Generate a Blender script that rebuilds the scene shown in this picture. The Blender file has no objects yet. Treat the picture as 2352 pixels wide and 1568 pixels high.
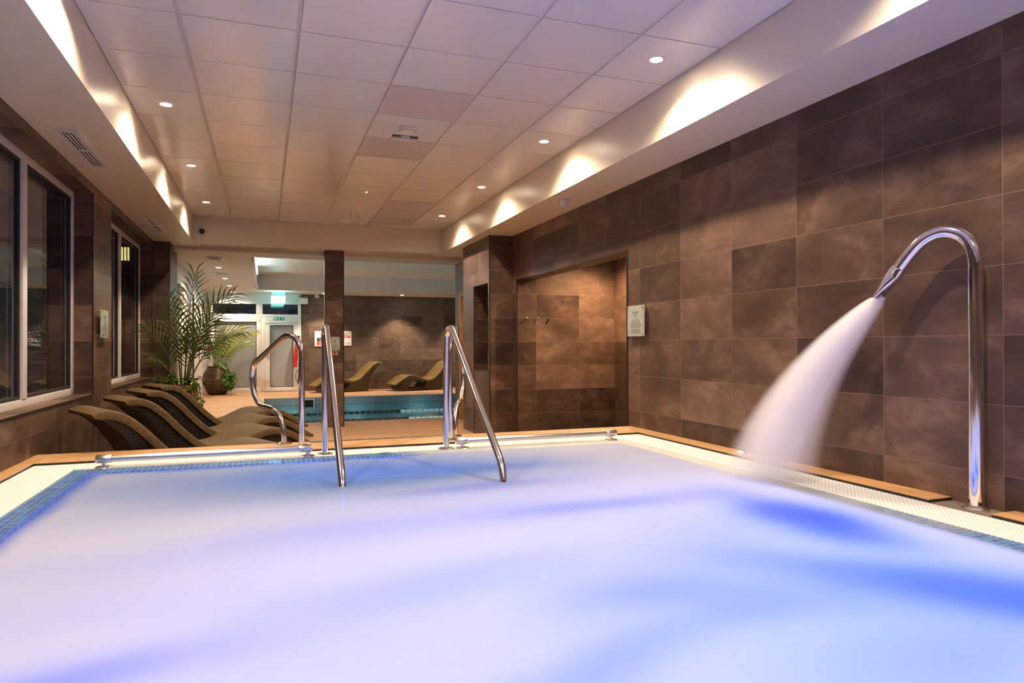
import bpy, bmesh, math, random
from mathutils import Vector, Matrix
random.seed(7)
PI = math.pi
SC = bpy.context.scene
COL = SC.collection
ZF = -1.19          # pool hall deck (camera height is z = 0 here, everything is lifted at the end)
ZC = -0.70          # top of the raised hydro pool coping
ZW = -0.7185         # hydro pool water
# ------------------------------------------------------------------ node helpers
def new_mat(name):
    m = bpy.data.materials.new(name); m.use_nodes = True
    nt = m.node_tree; nt.nodes.clear()
    out = nt.nodes.new('ShaderNodeOutputMaterial')
    return m, nt, out
class NT:
    def __init__(s, nt): s.nt = nt
    def n(s, t, **kw):
        nd = s.nt.nodes.new(t)
        for k, v in kw.items(): setattr(nd, k, v)
        return nd
    def l(s, a, b): s.nt.links.new(a, b)
    def math(s, op, a, b=None, c=None, clamp=False):
        nd = s.n('ShaderNodeMath', operation=op); nd.use_clamp = clamp
        for i, v in enumerate((a, b, c)):
            if v is None: continue
            if isinstance(v, (int, float)): nd.inputs[i].default_value = v
            else: s.l(v, nd.inputs[i])
        return nd.outputs[0]
    def mixc(s, f, a, b, mode='MIX'):
        nd = s.n('ShaderNodeMix', data_type='RGBA', blend_type=mode)
        for i, v in ((0, f), (6, a), (7, b)):
            if isinstance(v, (int, float)): nd.inputs[i].default_value = v
            elif isinstance(v, tuple): nd.inputs[i].default_value = (*v, 1)
            else: s.l(v, nd.inputs[i])
        return nd.outputs[2]
    def ramp(s, f, stops):
        nd = s.n('ShaderNodeValToRGB'); e = nd.color_ramp.elements
        e[0].position, e[0].color = stops[0][0], (*stops[0][1], 1)
        e[1].position, e[1].color = stops[-1][0], (*stops[-1][1], 1)
        for p, c in stops[1:-1]:
            x = e.new(p); x.color = (*c, 1)
        s.l(f, nd.inputs[0]); return nd.outputs[0]
    def uv(s): return s.n('ShaderNodeTexCoord').outputs['UV']
    def obj(s): return s.n('ShaderNodeTexCoord').outputs['Object']
    def mapping(s, v, loc=(0,0,0), rot=(0,0,0), scale=(1,1,1), vt='POINT'):
        nd = s.n('ShaderNodeMapping', vector_type=vt); s.l(v, nd.inputs[0])
        nd.inputs[1].default_value = loc; nd.inputs[2].default_value = rot; nd.inputs[3].default_value = scale
        return nd.outputs[0]
    def noise(s, v, scale, detail=4, rough=.55, dist=0):
        nd = s.n('ShaderNodeTexNoise'); s.l(v, nd.inputs['Vector'])
        nd.inputs['Scale'].default_value = scale; nd.inputs['Detail'].default_value = detail
        nd.inputs['Roughness'].default_value = rough; nd.inputs['Distortion'].default_value = dist
        return nd.outputs[0]
    def bsdf(s, color=(.8,.8,.8), rough=.5, metal=0, spec=.5, **kw):
        nd = s.n('ShaderNodeBsdfPrincipled')
        for k, v in (('Base Color', color), ('Roughness', rough), ('Metallic', metal), ('Specular IOR Level', spec), *kw.items()):
            i = nd.inputs[k]
            if isinstance(v, (int, float)): i.default_value = v
            elif isinstance(v, tuple): i.default_value = (*v, 1) if len(v) == 3 else v
            else: s.l(v, i)
        return nd
    def bump(s, h, strength=.3, dist=.01):
        nd = s.n('ShaderNodeBump'); s.l(h, nd.inputs['Height'])
        nd.inputs['Strength'].default_value = strength; nd.inputs['Distance'].default_value = dist
        return nd.outputs[0]
def simple(name, color, rough=.5, metal=0, spec=.5, var=.06, vscale=9, **kw):
    m, nt, out = new_mat(name); t = NT(nt)
    nz = t.noise(t.obj(), vscale, 3)
    c = t.mixc(nz, tuple(x*(1-var) for x in color), tuple(min(1, x*(1+var)) for x in color))
    b = t.bsdf(c, rough, metal, spec, **kw); t.l(b.outputs[0], out.inputs[0]); return m
def emit(name, color, strength):
    m, nt, out = new_mat(name); t = NT(nt)
    e = t.n('ShaderNodeEmission'); e.inputs[0].default_value = (*color, 1); e.inputs[1].default_value = strength
    t.l(e.outputs[0], out.inputs[0]); return m

def tile_mat(name, dark, mid, light, off=(0.0, 0.0), grout=(.22,.15,.105), rough=.42):
    m, nt, out = new_mat(name); t = NT(nt)
    uv = t.uv()
    v = t.mapping(uv, loc=(off[0], off[1], 0))
    b = t.n('ShaderNodeTexBrick'); t.l(v, b.inputs['Vector']); b.offset = 0; b.squash = 1
    b.inputs['Color1'].default_value = (0,0,0,1); b.inputs['Color2'].default_value = (1,1,1,1); b.inputs['Mortar'].default_value = (.5,.5,.5,1)
    b.inputs['Scale'].default_value = 1; b.inputs['Mortar Size'].default_value = .0016; b.inputs['Mortar Smooth'].default_value = .1
    b.inputs['Bias'].default_value = 0; b.inputs['Brick Width'].default_value = .6; b.inputs['Row Height'].default_value = .3
    # every tile shows another piece of the oxidised metal print
    sh = t.n('ShaderNodeVectorMath', operation='MULTIPLY_ADD'); t.l(b.outputs[0], sh.inputs[0])
    sh.inputs[1].default_value = (7.3, 3.1, 5.7); t.l(uv, sh.inputs[2])
    p = sh.outputs[0]
    big = t.noise(t.mapping(p, scale=(1.2, 1.5, 1)), 1.9, 3, .55, .6)
    pat = t.noise(t.mapping(p, scale=(.9, 1.35, 1)), 5.2, 8, .68, .35)
    streak = t.noise(t.mapping(p, scale=(1.4, 20, 1)), 2.2, 3, .6)
    flake = t.math('MULTIPLY', t.math('MULTIPLY_ADD', pat, 7.0, -3.15, clamp=True), t.math('MULTIPLY_ADD', big, 2.4, -.7, clamp=True))
    f = t.math('ADD', t.math('MULTIPLY', b.outputs[0], .34), t.math('ADD', t.math('MULTIPLY', big, .45), t.math('ADD', t.math('MULTIPLY', pat, .22), t.math('ADD', t.math('MULTIPLY', streak, .10), t.math('MULTIPLY', flake, .17)))))
    f = t.math('MULTIPLY_ADD', f, 1.45, -.40, clamp=True)
    c = t.ramp(f, [(0, dark), (.45, mid), (1, light)])
    # small crusty dark pits and pale limescale flecks
    spk = t.noise(p, 38, 2, .6)
    c = t.mixc(t.math('MULTIPLY_ADD', spk, 9, -6.35, clamp=True), c, tuple(x*.45 for x in dark))
    c = t.mixc(b.outputs['Fac'], c, grout)
    r = t.math('MULTIPLY_ADD', pat, .28, rough-.14)
    h = t.math('SUBTRACT', t.math('MULTIPLY', pat, .25), b.outputs['Fac'])
    bs = t.bsdf(c, r, 0, .32, Normal=t.bump(h, .22, .004))
    t.l(bs.outputs[0], out.inputs[0]); return m

def wood_mat(name, dark, mid, light, plank=(1.2, .2), rough=.42):
    m, nt, out = new_mat(name); t = NT(nt)
    uv = t.uv()
    b = t.n('ShaderNodeTexBrick'); t.l(uv, b.inputs['Vector']); b.offset = .37
    b.inputs['Color1'].default_value = (0,0,0,1); b.inputs['Color2'].default_value = (1,1,1,1); b.inputs['Mortar'].default_value = (.2,.2,.2,1)
    b.inputs['Scale'].default_value = 1; b.inputs['Mortar Size'].default_value = .0012; b.inputs['Brick Width'].default_value = plank[0]; b.inputs['Row Height'].default_value = plank[1]
    sh = t.n('ShaderNodeVectorMath', operation='MULTIPLY_ADD'); t.l(b.outputs[0], sh.inputs[0]); sh.inputs[1].default_value = (3.3, 9.1, 1); t.l(uv, sh.inputs[2])
    g = t.noise(t.mapping(sh.outputs[0], scale=(1.1, 16, 1)), 2.2, 6, .6, .7)
    g2 = t.noise(t.mapping(sh.outputs[0], scale=(3, 90, 1)), 2, 3, .5)
    f = t.math('ADD', t.math('MULTIPLY', g, .7), t.math('ADD', t.math('MULTIPLY', g2, .2), t.math('MULTIPLY', b.outputs[0], .16)))
    c = t.ramp(t.math('MULTIPLY_ADD', f, 1.7, -.4, clamp=True), [(0, dark), (.5, mid), (1, light)])
    c = t.mixc(t.math('MULTIPLY', b.outputs['Fac'], .7), c, tuple(x*.45 for x in dark))
    bs = t.bsdf(c, t.math('MULTIPLY_ADD', g, .2, rough-.1), 0, .5, Normal=t.bump(g2, .05, .002))
    t.l(bs.outputs[0], out.inputs[0]); return m

def mosaic_mat(name, size, cols, grout, rough=.2, gs=.0022):
    m, nt, out = new_mat(name); t = NT(nt)
    b = t.n('ShaderNodeTexBrick'); t.l(t.uv(), b.inputs['Vector']); b.offset = 0
    b.inputs['Color1'].default_value = (0,0,0,1); b.inputs['Color2'].default_value = (1,1,1,1); b.inputs['Mortar'].default_value = (.5,.5,.5,1)
    b.inputs['Scale'].default_value = 1; b.inputs['Mortar Size'].default_value = gs; b.inputs['Brick Width'].default_value = size; b.inputs['Row Height'].default_value = size
    c = t.ramp(b.outputs[0], [(0, cols[0]), (.5, cols[1]), (1, cols[2])])
    c = t.mixc(b.outputs['Fac'], c, grout)
    bs = t.bsdf(c, rough, 0, .5, Normal=t.bump(t.math('SUBTRACT', 1.0, b.outputs['Fac']), .3, .002))
    t.l(bs.outputs[0], out.inputs[0]); return m

M = {}
M['tile'] = tile_mat('rust_brown_tile', (.028,.017,.014), (.105,.062,.046), (.26,.16,.118), off=(.377, .2625))
M['fartile'] = tile_mat('grey_brown_tile', (.055,.036,.027), (.125,.083,.06), (.2,.14,.1), off=(.1, .1))
M['deck'] = wood_mat('wood_plank_tile', (.30,.165,.085), (.46,.275,.155), (.60,.40,.25))
M['coping'] = wood_mat('wood_coping_tile', (.40,.205,.078), (.60,.345,.16), (.72,.46,.245), plank=(1.2, .5))
M['paint'] = simple('warm_white_paint', (.76,.68,.58), .55, var=.02, vscale=2)
M['fascia'] = simple('satin_white_paint', (.86,.765,.65), .38, var=.02, vscale=2)
M['ceil'] = simple('satin_ceiling_panel', (.93,.89,.89), .165, spec=1.0, var=.02, vscale=3)
M['ceil_dull'] = simple('dull_ceiling_panel', (.66,.60,.63), .6, var=.02, vscale=3)
M['grid'] = simple('ceiling_grid_metal', (.72,.67,.67), .5, var=.02)
M['black'] = simple('black_trim', (.012,.010,.010), .35)
M['rubber'] = simple('black_rubber', (.02,.018,.017), .6)
M['pvc'] = simple('white_pvc', (.78,.75,.76), .32, var=.03)
M['plastic'] = simple('white_plastic', (.84,.80,.80), .35, var=.03)
M['cream'] = simple('cream_plastic', (.62,.57,.47), .45, var=.03)
M['steel'] = simple('polished_steel', (.82,.79,.77), .10, 1, var=.04, vscale=30)
M['steel_wet'] = simple('wet_polished_steel', (.74,.71,.70), .14, 1, var=.06, vscale=60)
M['satin'] = simple('satin_steel', (.70,.69,.70), .26, 1, var=.04, vscale=30)
M['mosaic'] = mosaic_mat('blue_glass_mosaic', .0305, ((.03,.13,.46), (.06,.27,.66), (.16,.46,.80)), (.66,.72,.80))
M['basin'] = mosaic_mat('pale_blue_mosaic', .0305, ((.22,.42,.58), (.28,.48,.64), (.34,.54,.68)), (.42,.58,.70))
M['teal'] = mosaic_mat('teal_pool_tile', .6, ((.17,.43,.48), (.19,.46,.51), (.22,.49,.54)), (.35,.55,.58), gs=.006)
M['poolgrey'] = mosaic_mat('grey_pool_edge_tile', .6, ((.22,.22,.23), (.25,.25,.26), (.28,.28,.29)), (.4,.4,.4), gs=.006)
M['lamp'] = emit('warm_lamp_lens', (1,.80,.55), 60)
M['lampw'] = emit('white_lamp_lens', (1,.86,.70), 40)
M['led'] = emit('green_led', (.2,1,.3), 4)
M['coolled'] = emit('cool_led_strip', (.72,.85,1), 5)
M['exitglow'] = emit('exit_sign_glow', (.42,.98,.93), 3.2)
M['exitdim'] = emit('exit_sign_edge', (.12,.75,.72), 1.0)
M['garden'] = emit('garden_lamp_glow', (.95,.85,.32), .8)
M['red'] = simple('red_plastic', (.62,.02,.015), .4)
M['redprint'] = simple('red_print', (.60,.03,.025), .5)
M['blackprint'] = simple('dark_print', (.035,.028,.03), .5)
M['greyprint'] = simple('grey_print', (.16,.17,.16), .5)
M['paper'] = simple('white_sign_board', (.80,.77,.75), .4, var=.01)
M['green'] = simple('exit_green', (.0,.30,.17), .4)
M['yellow'] = simple('yellow_webbing', (.70,.45,.03), .6)
M['bronze'] = None
M['teak'] = wood_mat('orange_pine', (.40,.16,.05), (.52,.24,.085), (.62,.32,.13), plank=(2, .14))
M['frost'] = simple('frosted_grey_glass', (.33,.335,.345), .25, var=.04, vscale=2)
M['soil'] = simple('dark_soil', (.03,.02,.014), .9)
M['void'] = simple('dark_recess', (.006,.006,.006), .8)
M['whitefloat'] = simple('white_float', (.80,.84,.84), .35)
M['blackfloat'] = simple('black_float', (.012,.02,.024), .35)

def grate_mat():
    m, nt, out = new_mat('white_overflow_grate'); t = NT(nt)
    uv = t.uv(); sx = t.n('ShaderNodeSeparateXYZ'); t.l(uv, sx.inputs[0])
    a = t.math('SINE', t.math('MULTIPLY', sx.outputs[0], 2*PI/.023))
    b = t.math('SINE', t.math('MULTIPLY', sx.outputs[1], 2*PI/.023))
    d = t.math('MULTIPLY', t.math('ADD', t.math('MULTIPLY', a, b), 0), 1)
    f = t.math('MULTIPLY_ADD', d, 6, -3.6, clamp=True)
    c = t.mixc(f, (.88,.93,.98), (.42,.40,.38))
    bs = t.bsdf(c, .45, 0, .4, Normal=t.bump(t.math('SUBTRACT', 1, f), .4, .004))
    t.l(bs.outputs[0], out.inputs[0]); return m
M['grate'] = grate_mat()
def wicker_mat(name, hi, lo, su=.028, sv=.011):
    m, nt, out = new_mat(name); t = NT(nt)
    sx = t.n('ShaderNodeSeparateXYZ'); t.l(t.uv(), sx.inputs[0])
    u = t.math('MULTIPLY', sx.outputs[0], PI/su); v = t.math('MULTIPLY', sx.outputs[1], PI/sv)
    row = t.math('FLOOR', t.math('DIVIDE', sx.outputs[1], sv))
    ph = t.math('MULTIPLY', t.math('MODULO', row, 2.0), PI*.18)
    a = t.math('ABSOLUTE', t.math('SINE', t.math('ADD', u, ph)))
    b = t.math('ABSOLUTE', t.math('SINE', v))
    h = t.math('POWER', t.math('MULTIPLY', t.math('MULTIPLY_ADD', a, .85, .15), t.math('MULTIPLY_ADD', b, .45, .55)), .9)
    nz = t.noise(t.uv(), 30, 3)
    hh = t.math('MULTIPLY', h, t.math('MULTIPLY_ADD', nz, .8, .55))
    c = t.mixc(hh, lo, hi)
    bs = t.bsdf(c, .5, 0, .4, Normal=t.bump(h, .8, .006)); t.l(bs.outputs[0], out.inputs[0]); return m
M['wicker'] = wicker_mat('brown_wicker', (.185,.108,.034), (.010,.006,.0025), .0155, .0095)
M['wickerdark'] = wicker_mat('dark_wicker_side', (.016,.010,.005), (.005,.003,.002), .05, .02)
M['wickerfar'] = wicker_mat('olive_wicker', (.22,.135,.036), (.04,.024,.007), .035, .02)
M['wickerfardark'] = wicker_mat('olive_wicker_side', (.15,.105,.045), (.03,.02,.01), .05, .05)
def leaf_mat(name, a, b, tr=.25):
    m, nt, out = new_mat(name); t = NT(nt)
    nz = t.noise(t.obj(), 14, 3)
    c = t.mixc(nz, a, b)
    bs = t.bsdf(c, .42, 0, .45); tl = t.n('ShaderNodeBsdfTranslucent'); t.l(c, tl.inputs[0])
    mx = t.n('ShaderNodeMixShader'); mx.inputs[0].default_value = tr; t.l(bs.outputs[0], mx.inputs[1]); t.l(tl.outputs[0], mx.inputs[2]); t.l(mx.outputs[0], out.inputs[0]); return m
M['palm'] = leaf_mat('kentia_leaf', (.028,.050,.010), (.085,.115,.022))
M['palm2'] = leaf_mat('palm_leaf', (.07,.15,.03), (.20,.30,.06))
M['palmlight'] = leaf_mat('yellow_green_leaf', (.30,.38,.05), (.50,.52,.10))
M['ivy'] = leaf_mat('ivy_leaf', (.06,.15,.02), (.18,.34,.05))
M['stem'] = simple('palm_stem', (.14,.13,.05), .5, var=.25, vscale=20)
M['redflower'] = simple('red_flower', (.6,.03,.02), .5)
def pot_mat(name, a, b, c_):
    m, nt, out = new_mat(name); t = NT(nt); o = t.obj()
    sx = t.n('ShaderNodeSeparateXYZ'); t.l(o, sx.inputs[0])
    band = t.math('SINE', t.math('MULTIPLY', sx.outputs[2], 2*PI/.045))
    nz = t.noise(t.mapping(o, scale=(1,1,5)), 5, 5, .6)
    f = t.math('ADD', nz, t.math('MULTIPLY', band, .13))
    c = t.ramp(f, [(.3, a), (.5, b), (.72, c_)])
    bs = t.bsdf(c, .35, .35, .5, Normal=t.bump(band, .35, .01)); t.l(bs.outputs[0], out.inputs[0]); return m
M['potcopper'] = pot_mat('ribbed_copper_glaze', (.20,.09,.035), (.42,.22,.10), (.62,.40,.22))
M['potdark'] = pot_mat('dark_bronze_glaze', (.018,.015,.013), (.06,.033,.018), (.17,.085,.03))
def pane_mat():
    m, nt, out = new_mat('night_window_glass'); t = NT(nt)
    tr = t.n('ShaderNodeBsdfTransparent'); tr.inputs[0].default_value = (.86,.88,.87,1)
    gl = t.n('ShaderNodeBsdfGlossy'); gl.inputs['Roughness'].default_value = .0; gl.inputs[0].default_value = (.9,.9,.9,1)
    g = t.n('ShaderNodeNewGeometry'); dt = t.n('ShaderNodeVectorMath', operation='DOT_PRODUCT'); t.l(g.outputs['Normal'], dt.inputs[0]); t.l(g.outputs['Incoming'], dt.inputs[1])
    fr = t.math('MULTIPLY_ADD', t.math('POWER', t.math('SUBTRACT', 1, t.math('ABSOLUTE', dt.outputs['Value'])), 5.0), .95, .045)   # Schlick, the same on both faces
    mx = t.n('ShaderNodeMixShader'); t.l(fr, mx.inputs[0]); t.l(tr.outputs[0], mx.inputs[1]); t.l(gl.outputs[0], mx.inputs[2])
    t.l(mx.outputs[0], out.inputs[0]); return m
M['pane'] = pane_mat()
def signglass_mat():
    m, nt, out = new_mat('greenish_acrylic'); t = NT(nt)
    bs = t.bsdf((.52,.60,.53), .18, 0, .5); tr = t.n('ShaderNodeBsdfTransparent'); tr.inputs[0].default_value = (.75,.85,.78,1)
    mx = t.n('ShaderNodeMixShader'); mx.inputs[0].default_value = .12; t.l(bs.outputs[0], mx.inputs[1]); t.l(tr.outputs[0], mx.inputs[2]); t.l(mx.outputs[0], out.inputs[0]); return m
M['acrylic'] = signglass_mat()

# ------------------------------------------------------------------ water
# patches where the froth thins out and the lit basin shows: centre, radii, turn, amount (pool plan, metres)
THIN = [((2.10,2.24), (.16,.34), .05, 2.1), ((1.97,1.42), (.46,.17), -.72, 1.7), ((1.45,1.40), (1.0,.50), -.35, .30), ((1.75,2.1), (.50,.45), 0, .26), ((2.25,1.12), (.30,.13), -.6, .5), ((1.30,1.58), (.36,.15), -.5, .28),
        ((1.42,2.76), (.50,.11), .05, .48), ((.45,3.95), (1.0,.42), .04, .30), ((1.05,3.3), (.45,.10), .1, .42), ((-.46,1.66), (.36,.10), .3, .55), ((.45,1.28), (.7,.10), .3, .5),
        ((1.40,1.08), (.5,.15), .3, .40), ((.7,-.3), (1.2,.5), .2, .7), ((.1,2.68), (.65,.15), .1, .24), ((.50,2.05), (.60,.17), .2, .22), ((1.0,1.72), (.3,.10), .2, .25)]  # the patch at negative y is added out of view to pass blue light upward
# calm places by the steps where one looks right through
CLEAR = [((.42,3.92), (1.10,.62), .03, .95), ((-.55,4.42), (.42,.07), 0, .80), ((1.15,3.75), (.4,.12), .1, .35)]
from mathutils import noise as pnoise
def sstep(a, b, x):
    t = max(0, min(1, (x-a)/(b-a))); return t*t*(3-2*t)
def gsum(L, x, y):
    o = 0
    for (c, r, a, amt) in L:
        dx, dy = x-c[0], y-c[1]; ca, sa = math.cos(a), math.sin(a)
        u, v = (dx*ca+dy*sa)/r[0], (-dx*sa+dy*ca)/r[1]; q = u*u+v*v
        if q < 9: o += amt*math.exp(-.9*q)
    return o
def froth(x, y, inner):
    n1 = pnoise.noise((x*1.3, y*2.2, 3.1)); n2 = pnoise.noise((x*1.5, y*2.0, 8.7))
    wx, wy = x+.13*n1, y+.10*n2
    st = pnoise.noise((x*.9+y*.35, y*3.1-x*.6, .5))*.5 + pnoise.noise((x*2.0+y*.7, y*7-x*1.3, 5.5))*.22
    c = gsum(THIN, wx, wy) + .15*st + .04
    k = gsum(CLEAR, wx, wy)*(1+.35*st)
    x0, x1, y1 = inner
    nz = pnoise.noise((x*3, y*3, 2.2))
    kl = sstep(.13+.06*nz, .01, x-x0)
    kf = sstep(-.17+.06*nz, -.03, y-y1)*sstep(1.15, .75, x+.15*nz)
    kr = sstep(-.05, .02, x-x1)*sstep(3.3, 2.5, y)*max(0, min(1, .95+.9*pnoise.noise((x*2, y*2.6, 4.4))))
    e = max(kl, kf, kr)
    calm = max(0, min(1, 1.15*k))
    k = max(.40*k, e)
    c = 1-math.exp(-1.3*max(0, c))
    ledge = 1-max(sstep(-.03, .01, x-x1), sstep(-.03, .01, y-y1), sstep(.03, -.01, x-x0))   # froth lying on the tiled rim has no lit water below it
    return max(0, min(1, c)), max(0, min(1, k)), calm, ledge
def water_mat():
    m, nt, out = new_mat('frothing_water'); t = NT(nt)
    at = t.n('ShaderNodeAttribute', attribute_name='froth'); sp = t.n('ShaderNodeSeparateColor'); t.l(at.outputs['Color'], sp.inputs[0])
    c, k = sp.outputs[0], sp.outputs[1]
    df = t.n('ShaderNodeBsdfDiffuse'); t.l(t.mixc(sp.outputs[2], (.59,.61,.62), (.23,.35,.50)), df.inputs[0])
    tl = t.n('ShaderNodeBsdfTranslucent'); t.l(t.mixc(c, (.66,.69,.77), (.14,.17,.54)), tl.inputs[0])
    foam = t.n('ShaderNodeMixShader'); t.l(t.math('MULTIPLY', t.math('MULTIPLY_ADD', c, .66, .30), at.outputs['Alpha']), foam.inputs[0]); t.l(df.outputs[0], foam.inputs[1]); t.l(tl.outputs[0], foam.inputs[2])
    tr = t.n('ShaderNodeBsdfTransparent'); tr.inputs[0].default_value = (.70,.82,.97,1)
    body = t.n('ShaderNodeMixShader'); t.l(t.math('MULTIPLY', k, .93), body.inputs[0]); t.l(foam.outputs[0], body.inputs[1]); t.l(tr.outputs[0], body.inputs[2])
    gl = t.n('ShaderNodeBsdfGlossy'); gl.inputs['Roughness'].default_value = .22
    fr = t.n('ShaderNodeFresnel'); fr.inputs[0].default_value = 1.33
    fin = t.n('ShaderNodeMixShader'); t.l(t.math('MULTIPLY', fr.outputs[0], t.math('MULTIPLY_ADD', t.math('MAXIMUM', c, k), .35, .04)), fin.inputs[0]); t.l(body.outputs[0], fin.inputs[1]); t.l(gl.outputs[0], fin.inputs[2])
    t.l(fin.outputs[0], out.inputs[0]); return m
M['water'] = water_mat()
def still_water_mat():
    m, nt, out = new_mat('still_teal_water'); t = NT(nt)
    tr = t.n('ShaderNodeBsdfTransparent'); tr.inputs[0].default_value = (.62,.86,.90,1)
    gl = t.n('ShaderNodeBsdfGlossy'); gl.inputs['Roughness'].default_value = .04
    h = t.noise(t.mapping(t.uv(), scale=(1,2.5,1)), 2.2, 2)
    fr = t.n('ShaderNodeFresnel'); fr.inputs[0].default_value = 1.33; bp = t.bump(h, .05, .02); t.l(bp, gl.inputs['Normal'])
    mx = t.n('ShaderNodeMixShader'); t.l(t.math('MULTIPLY', fr.outputs[0], .8), mx.inputs[0]); t.l(tr.outputs[0], mx.inputs[1]); t.l(gl.outputs[0], mx.inputs[2]); t.l(mx.outputs[0], out.inputs[0]); return m
M['still'] = still_water_mat()

# ------------------------------------------------------------------ mesh builder
class MB:
    """Collects shapes (world coordinates) into one mesh; uv in metres by box projection."""
    def __init__(s): s.bm = bmesh.new(); s.uv = s.bm.loops.layers.uv.new('UVMap'); s.keep = set(); s.swap = False
    def face(s, co, mi=0, uvs=None, smooth=False):
        f = s.bm.faces.new([s.bm.verts.new(c) for c in co]); f.material_index = mi; f.smooth = smooth
        s._uv(f, uvs); return f
    def _uv(s, f, uvs=None):
        f.normal_update(); n = f.normal
        ax = max(range(3), key=lambda i: abs(n[i]))
        for i, l in enumerate(f.loops):
            if uvs: l[s.uv].uv = uvs[i]; continue
            c = l.vert.co
            u = (c.y, c.z) if ax == 0 else (c.x, c.z) if ax == 1 else (c.x, c.y)
            l[s.uv].uv = (u[1], u[0]) if s.swap else u
    def box(s, x0, x1, y0, y1, z0, z1, mi=0, bev=0, M4=None):
        vs = [Vector((x, y, z)) for z in (z0, z1) for y in (y0, y1) for x in (x0, x1)]
        b = bmesh.new(); v = [b.verts.new(c) for c in vs]
        for q in ((0,2,3,1), (4,5,7,6), (0,1,5,4), (2,6,7,3), (0,4,6,2), (1,3,7,5)): b.faces.new([v[i] for i in q])
        if bev: bmesh.ops.bevel(b, geom=b.edges[:], offset=bev, segments=2, profile=.6, affect='EDGES')
        s.add(b, mi, M4); return s
    def add(s, b, mi=0, M4=None, smooth=False):
        b.normal_update()
        mp = {v: s.bm.verts.new((M4 @ v.co) if M4 else v.co) for v in b.verts}
        for f in b.faces:
            nf = s.bm.faces.new([mp[v] for v in f.verts]); nf.material_index = mi; nf.smooth = smooth or f.smooth; s._uv(nf)
        b.free()
    def tube(s, pts, r, seg=14, mi=0, cap=True, closed=False):
        pts = [Vector(p) for p in pts]; n = len(pts)
        rs = r if isinstance(r, (list, tuple)) else [r]*n
        rings = []; up = None; L = 0
        for i, p in enumerate(pts):
            a = pts[i-1] if i else (pts[-1] if closed else p); b = pts[i+1] if i+1 < n else (pts[0] if closed else p)
            t = (b-a).normalized()
            if up is None:
                ref = Vector((0,0,1)) if abs(t.z) < .9 else Vector((1,0,0)); up = (ref - t*ref.dot(t)).normalized()
            else: up = (up - t*up.dot(t)).normalized()
            sd = t.cross(up)
            if i: L += (p-pts[i-1]).length
            rings.append(([s.bm.verts.new(p + (up*math.cos(2*PI*k/seg) + sd*math.sin(2*PI*k/seg))*rs[i]) for k in range(seg)], L))
        m = n if closed else n-1
        for i in range(m):
            (A, la), (B, lb) = rings[i], rings[(i+1) % n]
            for k in range(seg):
                k2 = (k+1) % seg
                f = s.bm.faces.new((A[k], A[k2], B[k2], B[k])); f.smooth = True; f.material_index = mi
                for l, u in zip(f.loops, ((la, k*r0(rs[i])/seg), (la, (k+1)*r0(rs[i])/seg), (lb, (k+1)*r0(rs[i])/seg), (lb, k*r0(rs[i])/seg))): l[s.uv].uv = u
        if cap and not closed:
            for A, fl in ((rings[0][0], False), (rings[-1][0], True)):
                f = s.bm.faces.new(A if fl else A[::-1]); f.material_index = mi; s._uv(f)
        return s
    def lathe(s, prof, c, axis='z', seg=28, mi=0, cap=True):
        rings = []; c = Vector(c)
        for r, h in prof:
            ring = []
            for k in range(seg):
                a = 2*PI*k/seg; x, y = r*math.cos(a), r*math.sin(a)
                p = {'z': Vector((x, y, h)), 'x': Vector((h, x, y)), 'y': Vector((y, h, x))}[axis]
                ring.append(s.bm.verts.new(c+p))
            rings.append(ring)
        for A, B in zip(rings, rings[1:]):
            for k in range(seg):
                f = s.bm.faces.new((A[k], A[(k+1)%seg], B[(k+1)%seg], B[k])); f.smooth = True; f.material_index = mi; s._uv(f)
        if cap:
            for A in (rings[0][::-1], rings[-1]):
                f = s.bm.faces.new(A); f.material_index = mi; s._uv(f)
        return s
    def prism(s, poly, axis, a, b, mi=0, smooth=False):
        """poly in the plane across axis, pushed from a to b."""
        def P(p, h): return {'x': (h, p[0], p[1]), 'y': (p[0], h, p[1]), 'z': (p[0], p[1], h)}[axis]
        A = [s.bm.verts.new(P(p, a)) for p in poly]; B = [s.bm.verts.new(P(p, b)) for p in poly]; n = len(poly)
        for q in (A[::-1], B):
            f = s.bm.faces.new(q); f.material_index = mi; s._uv(f)
        for i in range(n):
            f = s.bm.faces.new((A[i], A[(i+1)%n], B[(i+1)%n], B[i])); f.smooth = smooth; f.material_index = mi; s._uv(f)
        return s
def r0(r): return 2*PI*r
WL = {}
def link(name, data, label=None, cat=None, group=None, kind=None):
    o = bpy.data.objects.new(name, data); COL.objects.link(o)
    for k, v in (('label', label), ('category', cat), ('group', group), ('kind', kind)):
        if v: o[k] = v
    return o
def obj(name, mb, mat, parent=None, loc=None, label=None, cat=None, group=None, kind=None):
    bm = mb.bm
    bmesh.ops.recalc_face_normals(bm, faces=bm.faces[:])
    base = Vector(loc) if loc is not None else (WL[parent.name] if parent else Vector((0,0,0)))
    if base.length: bmesh.ops.translate(bm, verts=bm.verts[:], vec=-base)
    me = bpy.data.meshes.new(name); bm.to_mesh(me); bm.free()
    for m in (mat if isinstance(mat, (list, tuple)) else [mat]): me.materials.append(M[m] if isinstance(m, str) else m)
    me.set_sharp_from_angle(angle=math.radians(38))
    o = link(name, me, label, cat, group, kind)
    WL[o.name] = base
    if parent: o.parent = parent; o.location = base - WL[parent.name]
    else: o.location = base
    return o
def thing(name, label, cat, loc, group=None):
    o = link(name, None, label, cat, group); o.empty_display_size = .1; o.location = loc; WL[o.name] = Vector(loc); return o
def struct(name, mb, mat, parent=None, loc=None):
    return obj(name, mb, mat, parent, loc, kind=None if parent else 'structure')
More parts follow.
